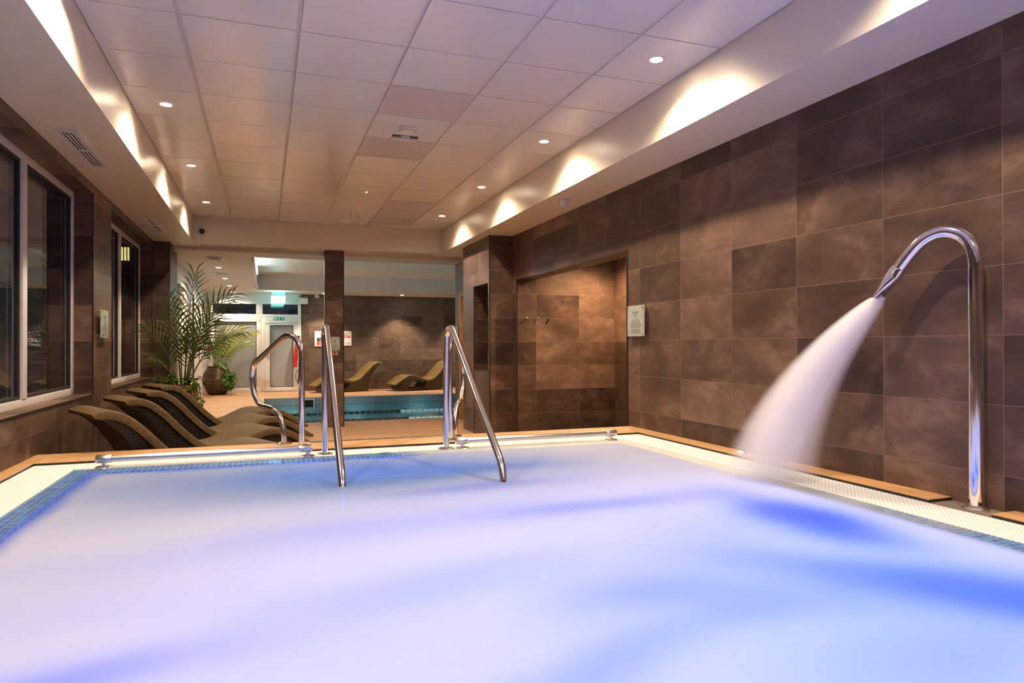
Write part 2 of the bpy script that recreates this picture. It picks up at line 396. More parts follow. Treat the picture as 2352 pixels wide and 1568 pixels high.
def copy_tree(o, parent=None):
    c = o.copy(); COL.objects.link(c)
    if parent: c.parent = parent
    WL[c.name] = Vector(c.location)
    for ch in list(o.children): copy_tree(ch, c)
    return c
def smooth_path(pts, sub=6):
    """Catmull-Rom through pts."""
    P = [Vector(p) for p in pts]; P = [2*P[0]-P[1]] + P + [2*P[-1]-P[-2]]; o = []
    for i in range(1, len(P)-2):
        a, b, c, d = P[i-1:i+3]
        for k in range(sub):
            t = k/sub
            o.append(.5*((2*b) + (c-a)*t + (2*a-5*b+4*c-d)*t*t + (-a+3*b-3*c+d)*t**3))
    o.append(P[-2]); return o

# ------------------------------------------------------------------ room shell
XL, XR = -1.38, 2.96
YN = -3.0
ZS, ZT = 1.38, 1.729
# floor: deck round the two pools (holes for the raised hydro pool and for the lane pool)
def slab(mb, x0, x1, y0, y1, hole, z0, z1):
    hx0, hx1, hy0, hy1 = hole
    for b in ((x0, hx0, y0, y1), (hx1, x1, y0, y1), (hx0, hx1, y0, hy0), (hx0, hx1, hy1, y1)):
        if b[1]-b[0] > 1e-4 and b[3]-b[2] > 1e-4: mb.box(b[0], b[1], b[2], b[3], z0, z1)
PX0, PX1, PY0, PY1 = -.02, 8.0, 10.95, 16.25
f = MB()
f.box(-3.4, 5.2, YN-.3, 5.17, ZF-1.6, ZF-1.45)
f.box(-1.9, 9.0, 5.17, PY0, ZF-.06, ZF)
f.box(-2.6, PX0, PY0, 19.0, ZF-.06, ZF); f.box(PX1, 9.0, PY0, 19.0, ZF-.06, ZF); f.box(PX0, PX1, PY1, 19.0, ZF-.06, ZF)
struct('floor', f, 'deck')
# left wall with two window recesses
W1, W2, WZ = (2.9, 6.70), (7.44, 9.97), (-.412, 1.303)
XF = -1.55
w = MB()
w.box(XF-.2, XL, YN, 10.06, ZF, WZ[0]); w.box(XF-.2, XL, YN, 10.06, WZ[1], 1.95)
w.box(XF-.2, XL, YN, W1[0], WZ[0], WZ[1]); w.box(XF-.2, XL, W1[1], W2[0], WZ[0], WZ[1]); w.box(XF-.2, XL, W2[1], 10.06, WZ[0], WZ[1])
w.box(XF-.2, -1.185, 10.06, 10.86, ZF, 1.95)
struct('wall_left', w, 'tile')
def trims(name, boxes, mat='black'):
    mb = MB()
    for b in boxes: mb.box(*b)
    return struct(name, mb, mat)
trims('trim_1', [(XL-.004, XL+.004, W1[0], W1[1], WZ[0]-.014, WZ[0]+.002), (XL-.004, XL+.004, W1[1]-.006, W1[1]+.006, WZ[0]-.014, WZ[1]), (XL-.004, XL+.004, W2[1]-.006, W2[1]+.006, WZ[0], WZ[1]),
                 (XL-.004, XL+.004, W2[0], W2[1], WZ[0]-.012, WZ[0]+.002), (-1.189, -1.181, 10.054, 10.066, ZF, 1.375)])
def window(name, y0, y1, z0, z1, mull):
    x0, x1 = XF-.03, XF+.03; fw = .055
    r = MB()
    for b in ((y0, y1, z0, z0+fw), (y0, y1, z1-fw, z1), (y0, y0+fw, z0+fw, z1-fw), (y1-fw, y1, z0+fw, z1-fw)): r.box(x0, x1, b[0], b[1], b[2], b[3], bev=.006)
    root = struct(name, r, 'pvc', loc=(XF, (y0+y1)/2, z0))
    cuts = [y0+fw] + [v for m in mull for v in (m-.045, m+.045)] + [y1-fw]
    for m in mull: obj('mullion', MB().box(x0, x1+.006, m-.045, m+.045, z0+fw, z1-fw, bev=.006), 'pvc', root)
    for a, b in zip(cuts[::2], cuts[1::2]):
        g = MB()
        for q in ((a, b, z0+fw, z0+fw+.022), (a, b, z1-fw-.022, z1-fw), (a, a+.022, z0+fw+.022, z1-fw-.022), (b-.022, b, z0+fw+.022, z1-fw-.022)): g.box(x0+.012, x1-.012, q[0], q[1], q[2], q[3])
        obj('gasket', g, 'rubber', root)
        obj('pane', MB().box(XF-.012, XF+.004, a+.02, b-.02, z0+fw+.02, z1-fw-.02), 'pane', root)
    sl = MB(); sl.box(XF+.03, XL+.002, y0, y1, z0-.004, z0+.003); obj('sill', sl, 'tile', root)
window('window_1', *W1, *WZ, (4.15, 5.43))
window('window_2', *W2, *WZ, (8.65,))
# right wall with the alcove opening, its lintel and inner room
AY0, AY1, AZ = 5.225, 8.0, .81
w = MB()
w.box(XR, XR+.2, YN, AY0, -2.2, 1.95); w.box(XR, XR+.2, AY0, AY1, AZ, 1.95); w.box(XR, XR+.2, AY1, 10.93, ZF, .0); 
w.box(XR, XR+.2, AY1, 9.5, .0, 1.95); w.box(XR, XR+.2, 9.5, 10.62, .81, 1.95); w.box(XR, XR+.2, 10.62, 10.93, .0, 1.95)
w2 = MB()
for b in ((XR, XR+.2, YN, AY0, -2.2, 1.95), (XR, XR+.2, AY0, AY1, AZ, 1.95), (XR, XR+.2, AY1, 9.5, ZF, 1.95), (XR, XR+.2, 9.5, 10.62, .81, 1.95), (XR, XR+.2, 10.62, 10.93, ZF, 1.95)): w2.box(*b)
w.bm.free()
struct('wall_right', w2, 'tile')
al = MB()
al.box(XR+.2, 4.55, AY1, AY1+.15, ZF, 1.3); al.box(4.335, 4.5, AY0-.6, AY1, ZF, 1.3); al.box(XR+.2, 4.5, AY0-.75, AY0-.6, ZF, 1.3)
struct('wall_alcove', al, 'tile')
al = MB(); al.box(XR+.2, 4.55, AY0-.75, AY1+.15, 1.22, 1.3); struct('ceiling_alcove', al, 'paint')
al = MB(); al.box(XR-.0, 4.55, AY0-.75, AY1+.15, ZF-.06, ZF); struct('floor_alcove', al, 'deck')
trims('trim_2', [(XR-.006, XR+.004, AY0-.006, AY0+.012, ZC, AZ+.008), (XR-.006, XR+.004, AY0, AY1, AZ-.004, AZ+.010), (XR-.005, XR+.004, AY1-.012, AY1, ZF, AZ)])
# pier with a shelf niche
NY0, NY1, NZ0, NZ1 = 8.21, 8.83, -.335, .785
XP = 2.652
p = MB()
p.box(XP, XR, 8.15, NY0, ZF, ZS+.1); p.box(XP, XR, NY1, 9.36, ZF, ZS+.1); p.box(XP, XR, NY0, NY1, ZF, NZ0); p.box(XP, XR, NY0, NY1, NZ1, ZS+.1); p.box(XR-.06, XR, NY0, NY1, NZ0, NZ1)
struct('column_niche', p, 'tile')
trims('trim_3', [(XP-.006, XP+.006, 8.144, 8.158, ZF, ZS), (XP-.005, XP+.004, NY1-.004, NY1+.008, ZF, NZ1), (XP-.004, XP+.1, NY0, NY1, NZ0, NZ0+.012)])
# free-standing column under the beam
c = MB(); c.box(.822, 1.088, 10.24, 10.42, ZF, ZS); struct('column', c, 'tile')
trims('trim_4', [(1.082, 1.092, 10.234, 10.246, ZF, ZS), (.818, .828, 10.234, 10.246, ZF, ZS)])
# ceilings: soffits, fascias, far beam
s = MB()
s.box(XL-.2, -.9, YN, 10.42, ZS, 1.95); s.box(2.507, XR+.1, YN, 10.42, ZS, 1.95); s.box(-.9, 2.507, 10.06, 10.42, ZS, 1.95); s.box(-.9, 2.507, YN, -2.6, ZS, 1.95)
struct('ceiling_soffit', s, 'fascia')
# tile ceiling: grid plane and lay-in panels
g = MB(); g.box(-.9, 2.507, -2.6, 10.06, ZT+.010, ZT+.12); struct('ceiling', g, 'grid')
tl = MB(); odd = {(3, 1), (3, 3), (4, 7), (4, 8), (4, 9)}
xs = [-.9] + [-.425+.6*k for k in range(5)] + [2.507]
ys = [-2.6] + [3.925+.6*k for k in range(-10, 11)] + [10.06]
for i, (a, b) in enumerate(zip(xs, xs[1:])):
    for j, (c0, d0) in enumerate(zip(ys, ys[1:])):
        gx0 = .004 if i == 0 else .011; gx1 = .004 if i == len(xs)-2 else .011
        gy = .004
        if d0-c0 < .05: continue
        bot = ZT
        # panel with small bevelled lip
        k = 1 if (i, j-11) in {(a_, b_) for a_, b_ in odd} else 0
        x0, x1, y0, y1 = a+gx0, b-gx1, c0+gy, d0-gy
        e = .001
        tl.face([(x0+e, y0+e, bot), (x0+e, y1-e, bot), (x1-e, y1-e, bot), (x1-e, y0+e, bot)], k)
        q = [(x0, y0), (x0, y1), (x1, y1), (x1, y0)]; qi = [(x0+e, y0+e), (x0+e, y1-e), (x1-e, y1-e), (x1-e, y0+e)]
        for n_ in range(4):
            m_ = (n_+1) % 4
            tl.face([(*q[n_], bot+.0105), (*q[m_], bot+.0105), (*qi[m_], bot), (*qi[n_], bot)], k)
tl.bm.normal_update()
struct('ceiling_panels', tl, ['ceil', 'ceil_dull'])
# near wall behind the camera
w = MB(); w.box(-1.8, XR+.2, YN-.2, YN, -2.2, 1.95); struct('wall_near', w, 'tile')
# ---- far room
ZH = 1.325
YF = 18.6
fc = MB()
CX0, CX1, CY0, CY1, CZ = -.19, 8.2, 10.98, 17.35, 1.70
for b in ((-2.7, CX0, 10.42, YF+.3), (CX1, 9.2, 10.42, YF+.3), (CX0, CX1, 10.42, CY0), (CX0, CX1, CY1, YF+.3)): fc.box(b[0], b[1], b[2], b[3], ZH, 1.95)
struct('ceiling_far', fc, 'paint')
fc = MB(); fc.box(CX0, CX1, CY0, CY1, CZ, 1.95); struct('ceiling_coffer', fc, 'paint')
w = MB(); w.box(.885, 9.2, YF, YF+.2, ZF, 1.4); struct('wall_far', w, 'fartile')
w = MB(); w.box(9.0, 9.2, 10.93, YF, ZF, 1.4); w.box(XR+.2, 9.0, 10.75, 10.93, ZF, 1.4); struct('wall_far_right', w, 'fartile')
# white far-left wall with framed panels
w = MB()
w.box(-1.5, -1.29, 10.86, 11.2, ZF, 1.4); w.box(-1.5, -1.29, 12.06, 16.4, ZF, -.9); w.box(-1.5, -1.29, 11.2, 16.4, .98, 1.4)
w.box(-1.62, -1.42, 11.2, 12.06, ZF, .98)
w.box(-1.5, -1.29, 12.06, 12.14, -.9, .98); w.box(-1.5, -1.29, 12.9, 14.2, -.9, .98); w.box(-1.5, -1.29, 12.14, 12.9, -.9, .55)
w.box(-1.52, -1.31, 14.2, 14.5, -.9, .98); w.box(-1.5, -1.285, 14.5, 16.4, -.9, .98)
w.box(-2.4, -1.5, 16.25, 16.4, ZF, 1.4); w.box(-2.4, -2.2, 16.4, 18.9, ZF, 1.4)
struct('wall_far_left', w, 'pvc')
def framed(name, boxes, mat='pvc', loc=None):
    mb = MB()
    for b in boxes: mb.box(*b, bev=.004)
    return struct(name, mb, mat, loc=loc)
wn = framed('window_3', [(-1.36, -1.27, 12.10, 12.16, .53, 1.0), (-1.36, -1.27, 12.88, 12.94, .53, 1.0), (-1.36, -1.27, 12.16, 12.88, .53, .58), (-1.36, -1.27, 12.16, 12.88, .95, 1.0)], loc=(-1.3, 12.5, .53))
obj('pane', MB().box(-1.345, -1.335, 12.16, 12.88, .58, .95), 'pane', wn)
trims('trim_5', [(-1.3, -1.283, 14.25, 14.29, ZF, .98), (-1.3, -1.283, 14.47, 14.5, ZF, .98)], 'rubber')
# glazed end wall: transoms, fixed frosted panel, door
YD = 18.62
w = MB(); w.box(-2.4, .885, YD-.02, YF+.3, 1.13, 1.4); w.box(-2.4, -1.30, YD-.02, YF+.3, ZF, 1.13); struct('wall_glazed_end', w, 'pvc')
def gl_frame(name, x0, x1, z0, z1, fw, panemat, y=YD, d=.07, inset=.03):
    mb = MB()
    for b in ((x0, x1, z0, z0+fw), (x0, x1, z1-fw, z1), (x0, x0+fw, z0+fw, z1-fw), (x1-fw, x1, z0+fw, z1-fw)): mb.box(b[0], b[1], y-d, y+.02, b[2], b[3], bev=.006)
    r = struct(name, mb, 'pvc', loc=((x0+x1)/2, y, z0))
    g = MB()
    a, b, c0, d0 = x0+fw, x1-fw, z0+fw, z1-fw
    for q in ((a, b, c0, c0+.016), (a, b, d0-.016, d0), (a, a+.016, c0+.016, d0-.016), (b-.016, b, c0+.016, d0-.016)): g.box(q[0], q[1], y-inset-.012, y-inset+.012, q[2], q[3])
    obj('gasket', g, 'rubber', r)
    obj('pane', MB().box(a+.014, b-.014, y-inset, y-inset+.012, c0+.014, d0-.014), panemat, r)
    return r
gl_frame('window_4', -1.30, -.13, .72, 1.13, .075, 'pane'); gl_frame('window_5', -.13, .885, .72, 1.13, .075, 'pane')
gl_frame('window_6', -1.30, -.08, ZF, .72, .12, 'frost')
jm = MB()
for b in ((-.08, .02, ZF, .72), (.80, .885, ZF, .72), (.02, .80, .62, .72)): jm.box(b[0], b[1], YD-.07, YD+.02, b[2], b[3], bev=.005)
struct('trim_6', jm, 'pvc')
dr = gl_frame('door_1', .02, .80, ZF+.01, .62, .105, 'frost', y=YD-.02)
h = MB(); h.box(.045, .085, YD-.105, YD-.088, -.33, -.15, bev=.004); h.tube([(.065, YD-.10, -.22), (.065, YD-.14, -.22), (.16, YD-.14, -.22)], .011, 8); obj('handle', h, 'satin', dr)
kb = MB(); kb.box(.00, .80, YD-.10, YD-.09, .575, .60); obj('closer_strip', kb, 'pvc', dr)
# doorway of the warm timber room beyond the niche column
dj = MB()
for b in ((9.46, 9.54, ZF, .85), (10.56, 10.64, ZF, .85), (9.54, 10.56, .77, .85)): dj.box(XR-.015, XR+.215, b[0], b[1], b[2], b[3], bev=.004)
struct('trim_7', dj, 'teak')
dl = MB(); dl.box(XR+.07, XR+.11, 10.02, 10.55, ZF+.01, .76, bev=.003)
door = struct('door_2', dl, 'teak', loc=(XR+.09, 10.55, ZF))
obj('pane', MB().box(XR+.064, XR+.069, 10.12, 10.46, -.2, .2), 'pvc', door)
h = MB(); h.tube([(XR-.03, 10.50, -.50), (XR-.03, 10.50, .1)], .016, 10); h.tube([(XR-.03, 10.50, -.1), (XR+.07, 10.50, -.1)], .008, 8); h.tube([(XR-.03, 10.50, -.4), (XR+.07, 10.50, -.4)], .008, 8); obj('handle', h, 'teak', door)
rm = MB(); rm.box(5.0, 5.1, 9.2, 10.75, ZF, 1.3); rm.box(XR+.2, 5.1, 9.2, 10.75, 1.2, 1.3); rm.box(XR+.2, 5.1, 9.1, 9.2, ZF, 1.3); rm.box(XR+.2, 5.1, 10.72, 10.75, ZF, 1.3); struct('wall_timber_room', rm, 'teak')
# thin dark line of the step nosing at the pool entry
nz = MB()
for k in range(10): nz.box(.30+.105*k, .30+.105*k+.1, 5.115, 5.175, ZC-.012, ZC+.002, bev=.002)
struct('trim_8', nz, simple('dark_step_nosing', (.10,.075,.065), .5))
st = MB(); st.box(-.1, 1.75, 5.17, 5.45, ZF, -.86); st.box(-.1, 1.75, 5.45, 5.73, ZF, -1.03); struct('trim_9', st, 'deck')

# ------------------------------------------------------------------ hydro pool
LX, RX, FY, NYP = -1.295, 2.815, 4.80, -2.35      # coping lips
GI = dict(x0=-1.04, x1=2.56, y1=4.575, y0=-2.10)  # inside of the grate
MI = dict(x0=-.945, x1=2.465, y1=4.45, y0=-1.99)  # inside of the mosaic strip = basin
co = MB(); cs = MB(); cs.swap = True
PY, PXs = 2.104, 2.905
for mb, b in ((cs, (XL, LX, YN, 5.17)), (co, (LX, RX, FY, 5.17)), (cs, (RX, XR, PY+.155, 5.17)), (cs, (RX, XR, YN, PY-.125)), (co, (LX, RX, YN, NYP))):
    mb.box(b[0], b[1], b[2], b[3], ZC-.004, ZC, bev=.0015)
struct('trim_10', co, 'coping'); struct('trim_11', cs, 'coping')
ed = MB()
for b in ((XL, LX-.004, YN, 5.17), (LX-.004, RX+.004, FY+.004, 5.165), (RX+.004, XR, PY+.155, 5.17), (RX+.004, XR, YN, PY-.125), (LX, RX, YN, NYP-.004)): ed.box(b[0], b[1], b[2], b[3], ZC-.03, ZC-.004)
struct('trim_12', ed, 'black')
bd = MB(); bd.box(RX+.012, XR, PY-.125, PY+.155, ZC-.09, ZC-.016); struct('trim_13', bd, simple('grey_screed', (.24,.19,.165), .7, var=.5, vscale=60))
# plinth of the pool
pl = MB()
for b in ((XL-.1, GI['x0'], YN, 5.17), (GI['x1'], XR+.1, YN, 5.17), (GI['x0'], GI['x1'], GI['y1'], 5.17), (GI['x0'], GI['x1'], YN, GI['y0'])): pl.box(b[0], b[1], b[2], b[3], -2.3, ZC-.035)
struct('wall_pool_plinth', pl, 'tile')
gr = MB(); zg = -.716
def strip(mb, o, i, z0, z1):
    mb.swap = False
    mb.box(o['x0'], i['x0'], o['y0'], o['y1'], z0, z1); mb.box(i['x1'], o['x1'], o['y0'], o['y1'], z0, z1)
    mb.box(i['x0'], i['x1'], i['y1'], o['y1'], z0, z1); mb.box(i['x0'], i['x1'], o['y0'], i['y0'], z0, z1)
strip(gr, dict(x0=LX, x1=RX, y0=NYP, y1=FY), GI, zg-.02, zg)
struct('trim_14', gr, 'grate')
mo = MB(); strip(mo, GI, MI, -2.2, -.722); struct('trim_15', mo, 'mosaic')
fl = MB(); fl.box(MI['x0'], MI['x1'], MI['y0'], MI['y1'], -2.0, -1.85); struct('floor_pool', fl, 'basin')
sp = MB()
for k in range(4): sp.box(-.35, 1.75, 4.45-.30*(k+1), 4.45-.30*k, -1.85, -.93-.2*k)
struct('floor_pool_steps', sp, 'basin')
def frothing_sheet():
    x0, x1, y0, y1 = GI['x0'], GI['x1'], GI['y0'], GI['y1']; st = .03
    nx, ny = int((x1-x0)/st), int((y1-y0)/st)
    co = [(x0+(x1-x0)*i/nx, y0+(y1-y0)*j/ny, ZW) for j in range(ny+1) for i in range(nx+1)]
    fc = [(j*(nx+1)+i, j*(nx+1)+i+1, (j+1)*(nx+1)+i+1, (j+1)*(nx+1)+i) for j in range(ny) for i in range(nx)]
    me = bpy.data.meshes.new('hydro_pool_water'); me.from_pydata(co, [], fc)
    a = me.color_attributes.new('froth', 'FLOAT_COLOR', 'POINT')
    buf = []
    for x, y, z in co:
        buf += froth(x, y, (MI['x0'], MI['x1'], MI['y1']))
    a.data.foreach_set('color', buf)
    me.materials.append(M['water'])
    return link('hydro_pool_water', me, 'white and blue frothing water filling the raised hydrotherapy pool', 'water', kind='stuff')
frothing_sheet()

# ------------------------------------------------------------------ lane pool in the far room
b = MB()
b.box(PX0-.2, PX0, PY0-.2, PY1+.2, -2.75, ZF-.16); b.box(PX1, PX1+.2, PY0, PY1, -2.75, ZF-.16); b.box(PX0, PX1, PY0-.2, PY0, -2.75, ZF-.16); b.box(PX0, PX1, PY1, PY1+.2, -2.75, ZF-.16); b.box(PX0-.2, PX1+.2, PY0-.2, PY1+.2, -2.9, -2.75)
struct('floor_lane_pool', b, 'teal')
b = MB()
zt = ZF-.002
b.box(PX0-.02, PX0+.006, PY0, PY1, ZF-.20, zt); b.box(PX0, PX1, PY1-.006, PY1+.02, ZF-.20, zt); b.box(PX0, PX1, PY0-.02, PY0+.006, ZF-.20, zt)
struct('trim_16', b, 'poolgrey')
wt = MB(); wt.face([(PX0, PY0, -1.345), (PX1, PY0, -1.345), (PX1, PY1, -1.345), (PX0, PY1, -1.345)])
obj('lane_pool_water', wt, 'still', label='still teal water of the sunken lane pool in the far room', cat='water', kind='stuff')
sk = thing('skimmer', 'dark rectangular skimmer mouth in the far side of the lane pool', 'pool skimmer', (.95, PY1, -1.36))
sf = MB()
for q in ((.83, 1.07, -1.245, -1.225), (.83, 1.07, -1.43, -1.41), (.83, .855, -1.41, -1.245), (1.045, 1.07, -1.41, -1.245)): sf.box(q[0], q[1], PY1-.024, PY1-.007, q[2], q[3])
obj('rim', sf, 'pvc', sk); obj('mouth', MB().box(.855, 1.045, PY1-.012, PY1-.007, -1.41, -1.245), 'void', sk)
def rope(y, xsplit, label):
    r = thing('lane_rope', label, 'lane rope', (3.4, y, -1.33), 'lane ropes floating on the far pool')
    obj('cable', MB().tube([(PX0+.02, y, -1.335), (PX1-.02, y, -1.335)], .006, 6), 'satin', r)
    base = MB(); base.lathe([(.010, -.053), (.024, -.044), (.030, -.02), (.023, 0), (.030, .02), (.024, .044), (.010, .053)], (r.location.x, y, -1.33), 'x', 10)
    fb = obj('float', base, 'blackfloat', r); fb.location = (PX0+.35-3.4, 0, 0)
    me_w = fb.data.copy(); me_w.materials[0] = M['whitefloat']
    x = PX0+.465
    while x < 6.4:
        c = fb.copy(); COL.objects.link(c); c.parent = r; c.location = (x-3.4, 0, 0)
        if x > xsplit: c.data = me_w
        x += .115
rope(12.30, 2.45, 'lane rope nearest the column, hugging the near side of the teal pool')
rope(13.72, 2.63, 'lane rope across the middle of the teal pool, its white floats starting nearer the column')

# ------------------------------------------------------------------ stainless fittings
PROF = [(0, -.70), (-.002, -.3), (.001, -.075), (.013, -.012), (.06, .043), (.125, .070), (.181, .065), (.233, .044), (.469, -.085), (.547, -.125), (.577, -.172), (.588, -.25), (.564, -.349), (.508, -.42), (.453, -.446), (.35, -.456), (.281, -.485), (.229, -.539), (.205, -.607), (.198, -.70)]
def flange(mb, x, y, z, r=.055): mb.lathe([(r*.4, .012), (r*.75, .011), (r, .004), (r, 0)], (x, y, z), 'z', 24)
def loop_rail(N, d, label):
    d = Vector((d[0], d[1])).normalized()
    P = [(N[0]+d.x*t, N[1]+d.y*t, z) for t, z in PROF]
    r = thing('grab_rail', label, 'grab rail', (N[0], N[1], ZC), 'looped grab rails at the pool entry')
    obj('tube', MB().tube(smooth_path(P, 5), .0205, 18), 'steel', r)
    for q in (P[0], P[-1]):
        m = MB(); flange(m, q[0], q[1], ZC+.001); obj('flange', m, 'steel', r)
loop_rail((.24, 4.95), (-.56, .83), 'looped chrome grab rail beside the loungers, left of the pool entry')
loop_rail((1.283, 4.89), (.43, .90), 'looped chrome grab rail seen edge-on behind the sloping rail near the niche column')
def slope_rail(x, pts, label):
    r = thing('stair_rail', label, 'handrail', (x, pts[0][0], -.72), 'sloping rails that lead down into the hydro pool')
    P = [(x, y, z) for y, z in pts]
    dense = smooth_path(P, 5)
    obj('tube', MB().tube(dense, .0205, 18), 'steel_wet', r)
    m = MB(); flange(m, x, pts[0][0], -.722, .06); obj('flange', m, 'satin', r)
slope_rail(.372, [(4.66, -.722), (4.66, -.30), (4.66, .03), (4.650, .085), (4.60, .118), (4.53, .108), (4.47, .065), (4.1, -.25), (3.72, -.575), (3.615, -.665), (3.570, -.73), (3.56, -.80), (3.56, -1.05)], 'sloping chrome rail in front of the tiled column, going into the pool')
slope_rail(1.18, [(4.61, -.722), (4.60, -.30), (4.58, .02), (4.562, .078), (4.51, .112), (4.44, .105), (4.37, .06), (4.0, -.21), (3.52, -.56), (3.435, -.63), (3.400, -.70), (3.392, -.78), (3.392, -1.1)], 'sloping chrome rail crossing in front of the niche column into the pool')
def water_bar(x0, x1, y, posts, label):
    r = thing('edge_bar', label, 'grab bar', (x0, y, -.72), 'horizontal bars along the water edge')
    z = -.668
    obj('bar', MB().tube([(x0+.01, y, z), (x1-.01, y, z)], .0195, 16), 'satin', r)
    for a, b in ((x0-.005, x0+.075), (x1-.075, x1+.005)):
        m = MB(); m.lathe([(.010, a-.004), (.023, a), (.0245, a+.004), (.0245, b-.004), (.023, b), (.010, b+.004)], (0, y, z), 'x', 18); obj('end_cap', m, 'satin', r)
    for px in posts:
        m = MB(); m.tube([(px, y, -.722), (px, y, z)], .014, 12); flange(m, px, y, -.722, .05); obj('post', m, 'satin', r)
water_bar(-.93, .283, 4.615, (-.895, .262), 'long steel bar on short posts along the pool edge before the loungers')
water_bar(1.252, 2.497, 4.60, (1.298, 2.46), 'long steel bar along the pool edge before the alcove')
# spout
SD = Vector((-.4, .9)).normalized()
def spt(t, z): return (PXs+SD.x*t, PY+SD.y*t, z)
SPR = [(0, -.716), (0, -.2), (0, .281), (0, .358), (.014, .424), (.050, .476), (.108, .500), (.162, .492), (.212, .462), (.262, .406), (.312, .336)]
sp_ = thing('water_spout', 'tall curved chrome water spout standing at the right pool edge', 'water spout', (PXs, PY, ZC))
obj('pole', MB().tube(smooth_path([spt(*q) for q in SPR], 6), .0295, 22), 'steel', sp_)
m = MB(); m.tube([spt(0, .268), spt(0, .282)], .0308, 22); obj('joint_ring', m, 'steel', sp_)
# fan nozzle: round collar that flattens into a wide mouth
def nozzle():
    mb = MB(); t0 = Vector(spt(.300, .353)); t1 = Vector(spt(.394, .219)); ax = (t1-t0).normalized()
    side = Vector((-SD.y, SD.x, 0)); nrm = ax.cross(side).normalized(); rings = []
    for s, wd, th in ((0, .031, .031), (.06, .033, .033), (.22, .0335, .0335), (.24, .0345, .0345), (.5, .043, .028), (.8, .052, .016), (1.0, .056, .012), (1.0, .050, .007), (.7, .044, .008)):
        c = t0 + (t1-t0)*s
        rings.append([mb.bm.verts.new(c + side*wd*math.copysign(abs(math.cos(a))**.8, math.cos(a)) + nrm*th*math.copysign(abs(math.sin(a))**.8, math.sin(a))) for a in [2*PI*k/24 for k in range(24)]])
    for A, B in zip(rings, rings[1:]):
        for k in range(24):
            f_ = mb.bm.faces.new((A[k], A[(k+1) % 24], B[(k+1) % 24], B[k])); f_.smooth = True
    return mb
obj('nozzle', nozzle(), 'steel', sp_)
m = MB(); m.lathe([(.036, .014), (.042, .012), (.052, .004), (.052, 0)], (PXs-.005, PY, ZC-.016), 'z', 28); obj('base_flange', m, 'satin', sp_)
# jet
JET = [(.393, .222, .030), (.47, .150, .050), (.564, .032, .078), (.67, -.110, .098), (.761, -.246, .115), (.83, -.38, .130), (.88, -.50, .142), (.93, -.66, .155), (.945, -.725, .160)]
def jet_mat():
    m, nt, out = new_mat('white_water_spray'); t = NT(nt)
    v = t.n('ShaderNodeVolumePrincipled'); v.inputs['Color'].default_value = (.985,.98,.985,1); v.inputs['Anisotropy'].default_value = 0
    # UVs do not reach inside a volume: work in the jet's own object space (x along its throw, z up)
    sx = t.n('ShaderNodeSeparateXYZ'); t.l(t.obj(), sx.inputs[0])
    d = t.math('MULTIPLY', sx.outputs[2], -1)                       # drop below the nozzle, 0 .. .95
    # centre line: throw as a function of drop
    d1 = t.math('MAXIMUM', d, 0)
    cx = t.math('SUBTRACT', t.math('MULTIPLY', d1, JA), t.math('MULTIPLY', t.math('POWER', d1, 2), JB))
    R = t.math('ADD', t.math('MULTIPLY', t.math('POWER', t.math('ADD', d1, .0005), .64), .205), .027)
    rx = t.math('MULTIPLY', t.math('SUBTRACT', sx.outputs[0], cx), .80)
    rr = t.math('SQRT', t.math('ADD', t.math('POWER', rx, 2), t.math('POWER', sx.outputs[1], 2)))
    q = t.math('DIVIDE', rr, R)
    fall = t.math('MAXIMUM', t.math('SUBTRACT', 1, t.math('POWER', q, 2)), 0)
    fall = t.math('POWER', fall, 1.7)
    ang = t.n('ShaderNodeCombineXYZ'); t.l(t.math('DIVIDE', rx, R), ang.inputs[0]); t.l(t.math('DIVIDE', sx.outputs[1], R), ang.inputs[1]); t.l(t.math('MULTIPLY', d1, .6), ang.inputs[2])
    st = t.noise(ang.outputs[0], 4.2, 3)
    dens = t.math('MULTIPLY', fall, t.math('MULTIPLY', t.math('DIVIDE', 7.0, R), t.math('MULTIPLY_ADD', st, 1.3, .3)))
    dens = t.math('MULTIPLY', dens, t.math('SUBTRACT', 1, t.math('MULTIPLY', d1, .80)))
    t.l(dens, v.inputs['Density']); t.l(v.outputs[0], out.inputs['Volume'])
    m.cycles.volume_step_rate = .25; return m
# quadratic fit of the centre line
_xs = [(.222-z, t-.393) for t, z, r in JET]
_s2 = sum(a*a for a, b in _xs); _s3 = sum(a**3 for a, b in _xs); _s4 = sum(a**4 for a, b in _xs); _b1 = sum(a*b for a, b in _xs); _b2 = sum(a*a*b for a, b in _xs)
_D = _s2*_s4-_s3*_s3; JA = (_b1*_s4-_b2*_s3)/_D; JB = -(_s2*_b2-_s3*_b1)/_D
def jet():
    mb = MB(); rings = []; n = 22
    for i in range(n+1):
        d = .945*i/n; R = (.205*(d+.0005)**.64+.027)*1.02; cx = JA*d-JB*d*d
        rings.append([mb.bm.verts.new((cx+R/.80*math.cos(a), R*math.sin(a), -d)) for a in [2*PI*k/20 for k in range(20)]])
    for A, B in zip(rings, rings[1:]):
        for k in range(20): mb.bm.faces.new((A[k], A[(k+1) % 20], B[(k+1) % 20], B[k]))
    mb.bm.faces.new(rings[0][::-1]); mb.bm.faces.new(rings[-1])
    return mb
jo = obj('water_jet', jet(), jet_mat(), label='white water jet pouring from the curved chrome spout', cat='water jet')
j0 = spt(.393, .222); jo.location = j0; jo.rotation_euler = (0, 0, math.atan2(SD.y, SD.x))
bt = thing('air_button', 'small domed chrome push button set in the wooden coping near the water jet', 'push button', (2.894, 3.636, ZC))
m = MB(); m.lathe([(.036, 0), (.036, .004), (.030, .010)], (2.894, 3.636, ZC+.0005), 'z', 20); obj('collar', m, 'satin', bt)
m = MB(); m.lathe([(.024, .008), (.020, .014), (.010, .018), (.002, .019)], (2.894, 3.636, ZC), 'z', 20); obj('dome', m, 'steel', bt)

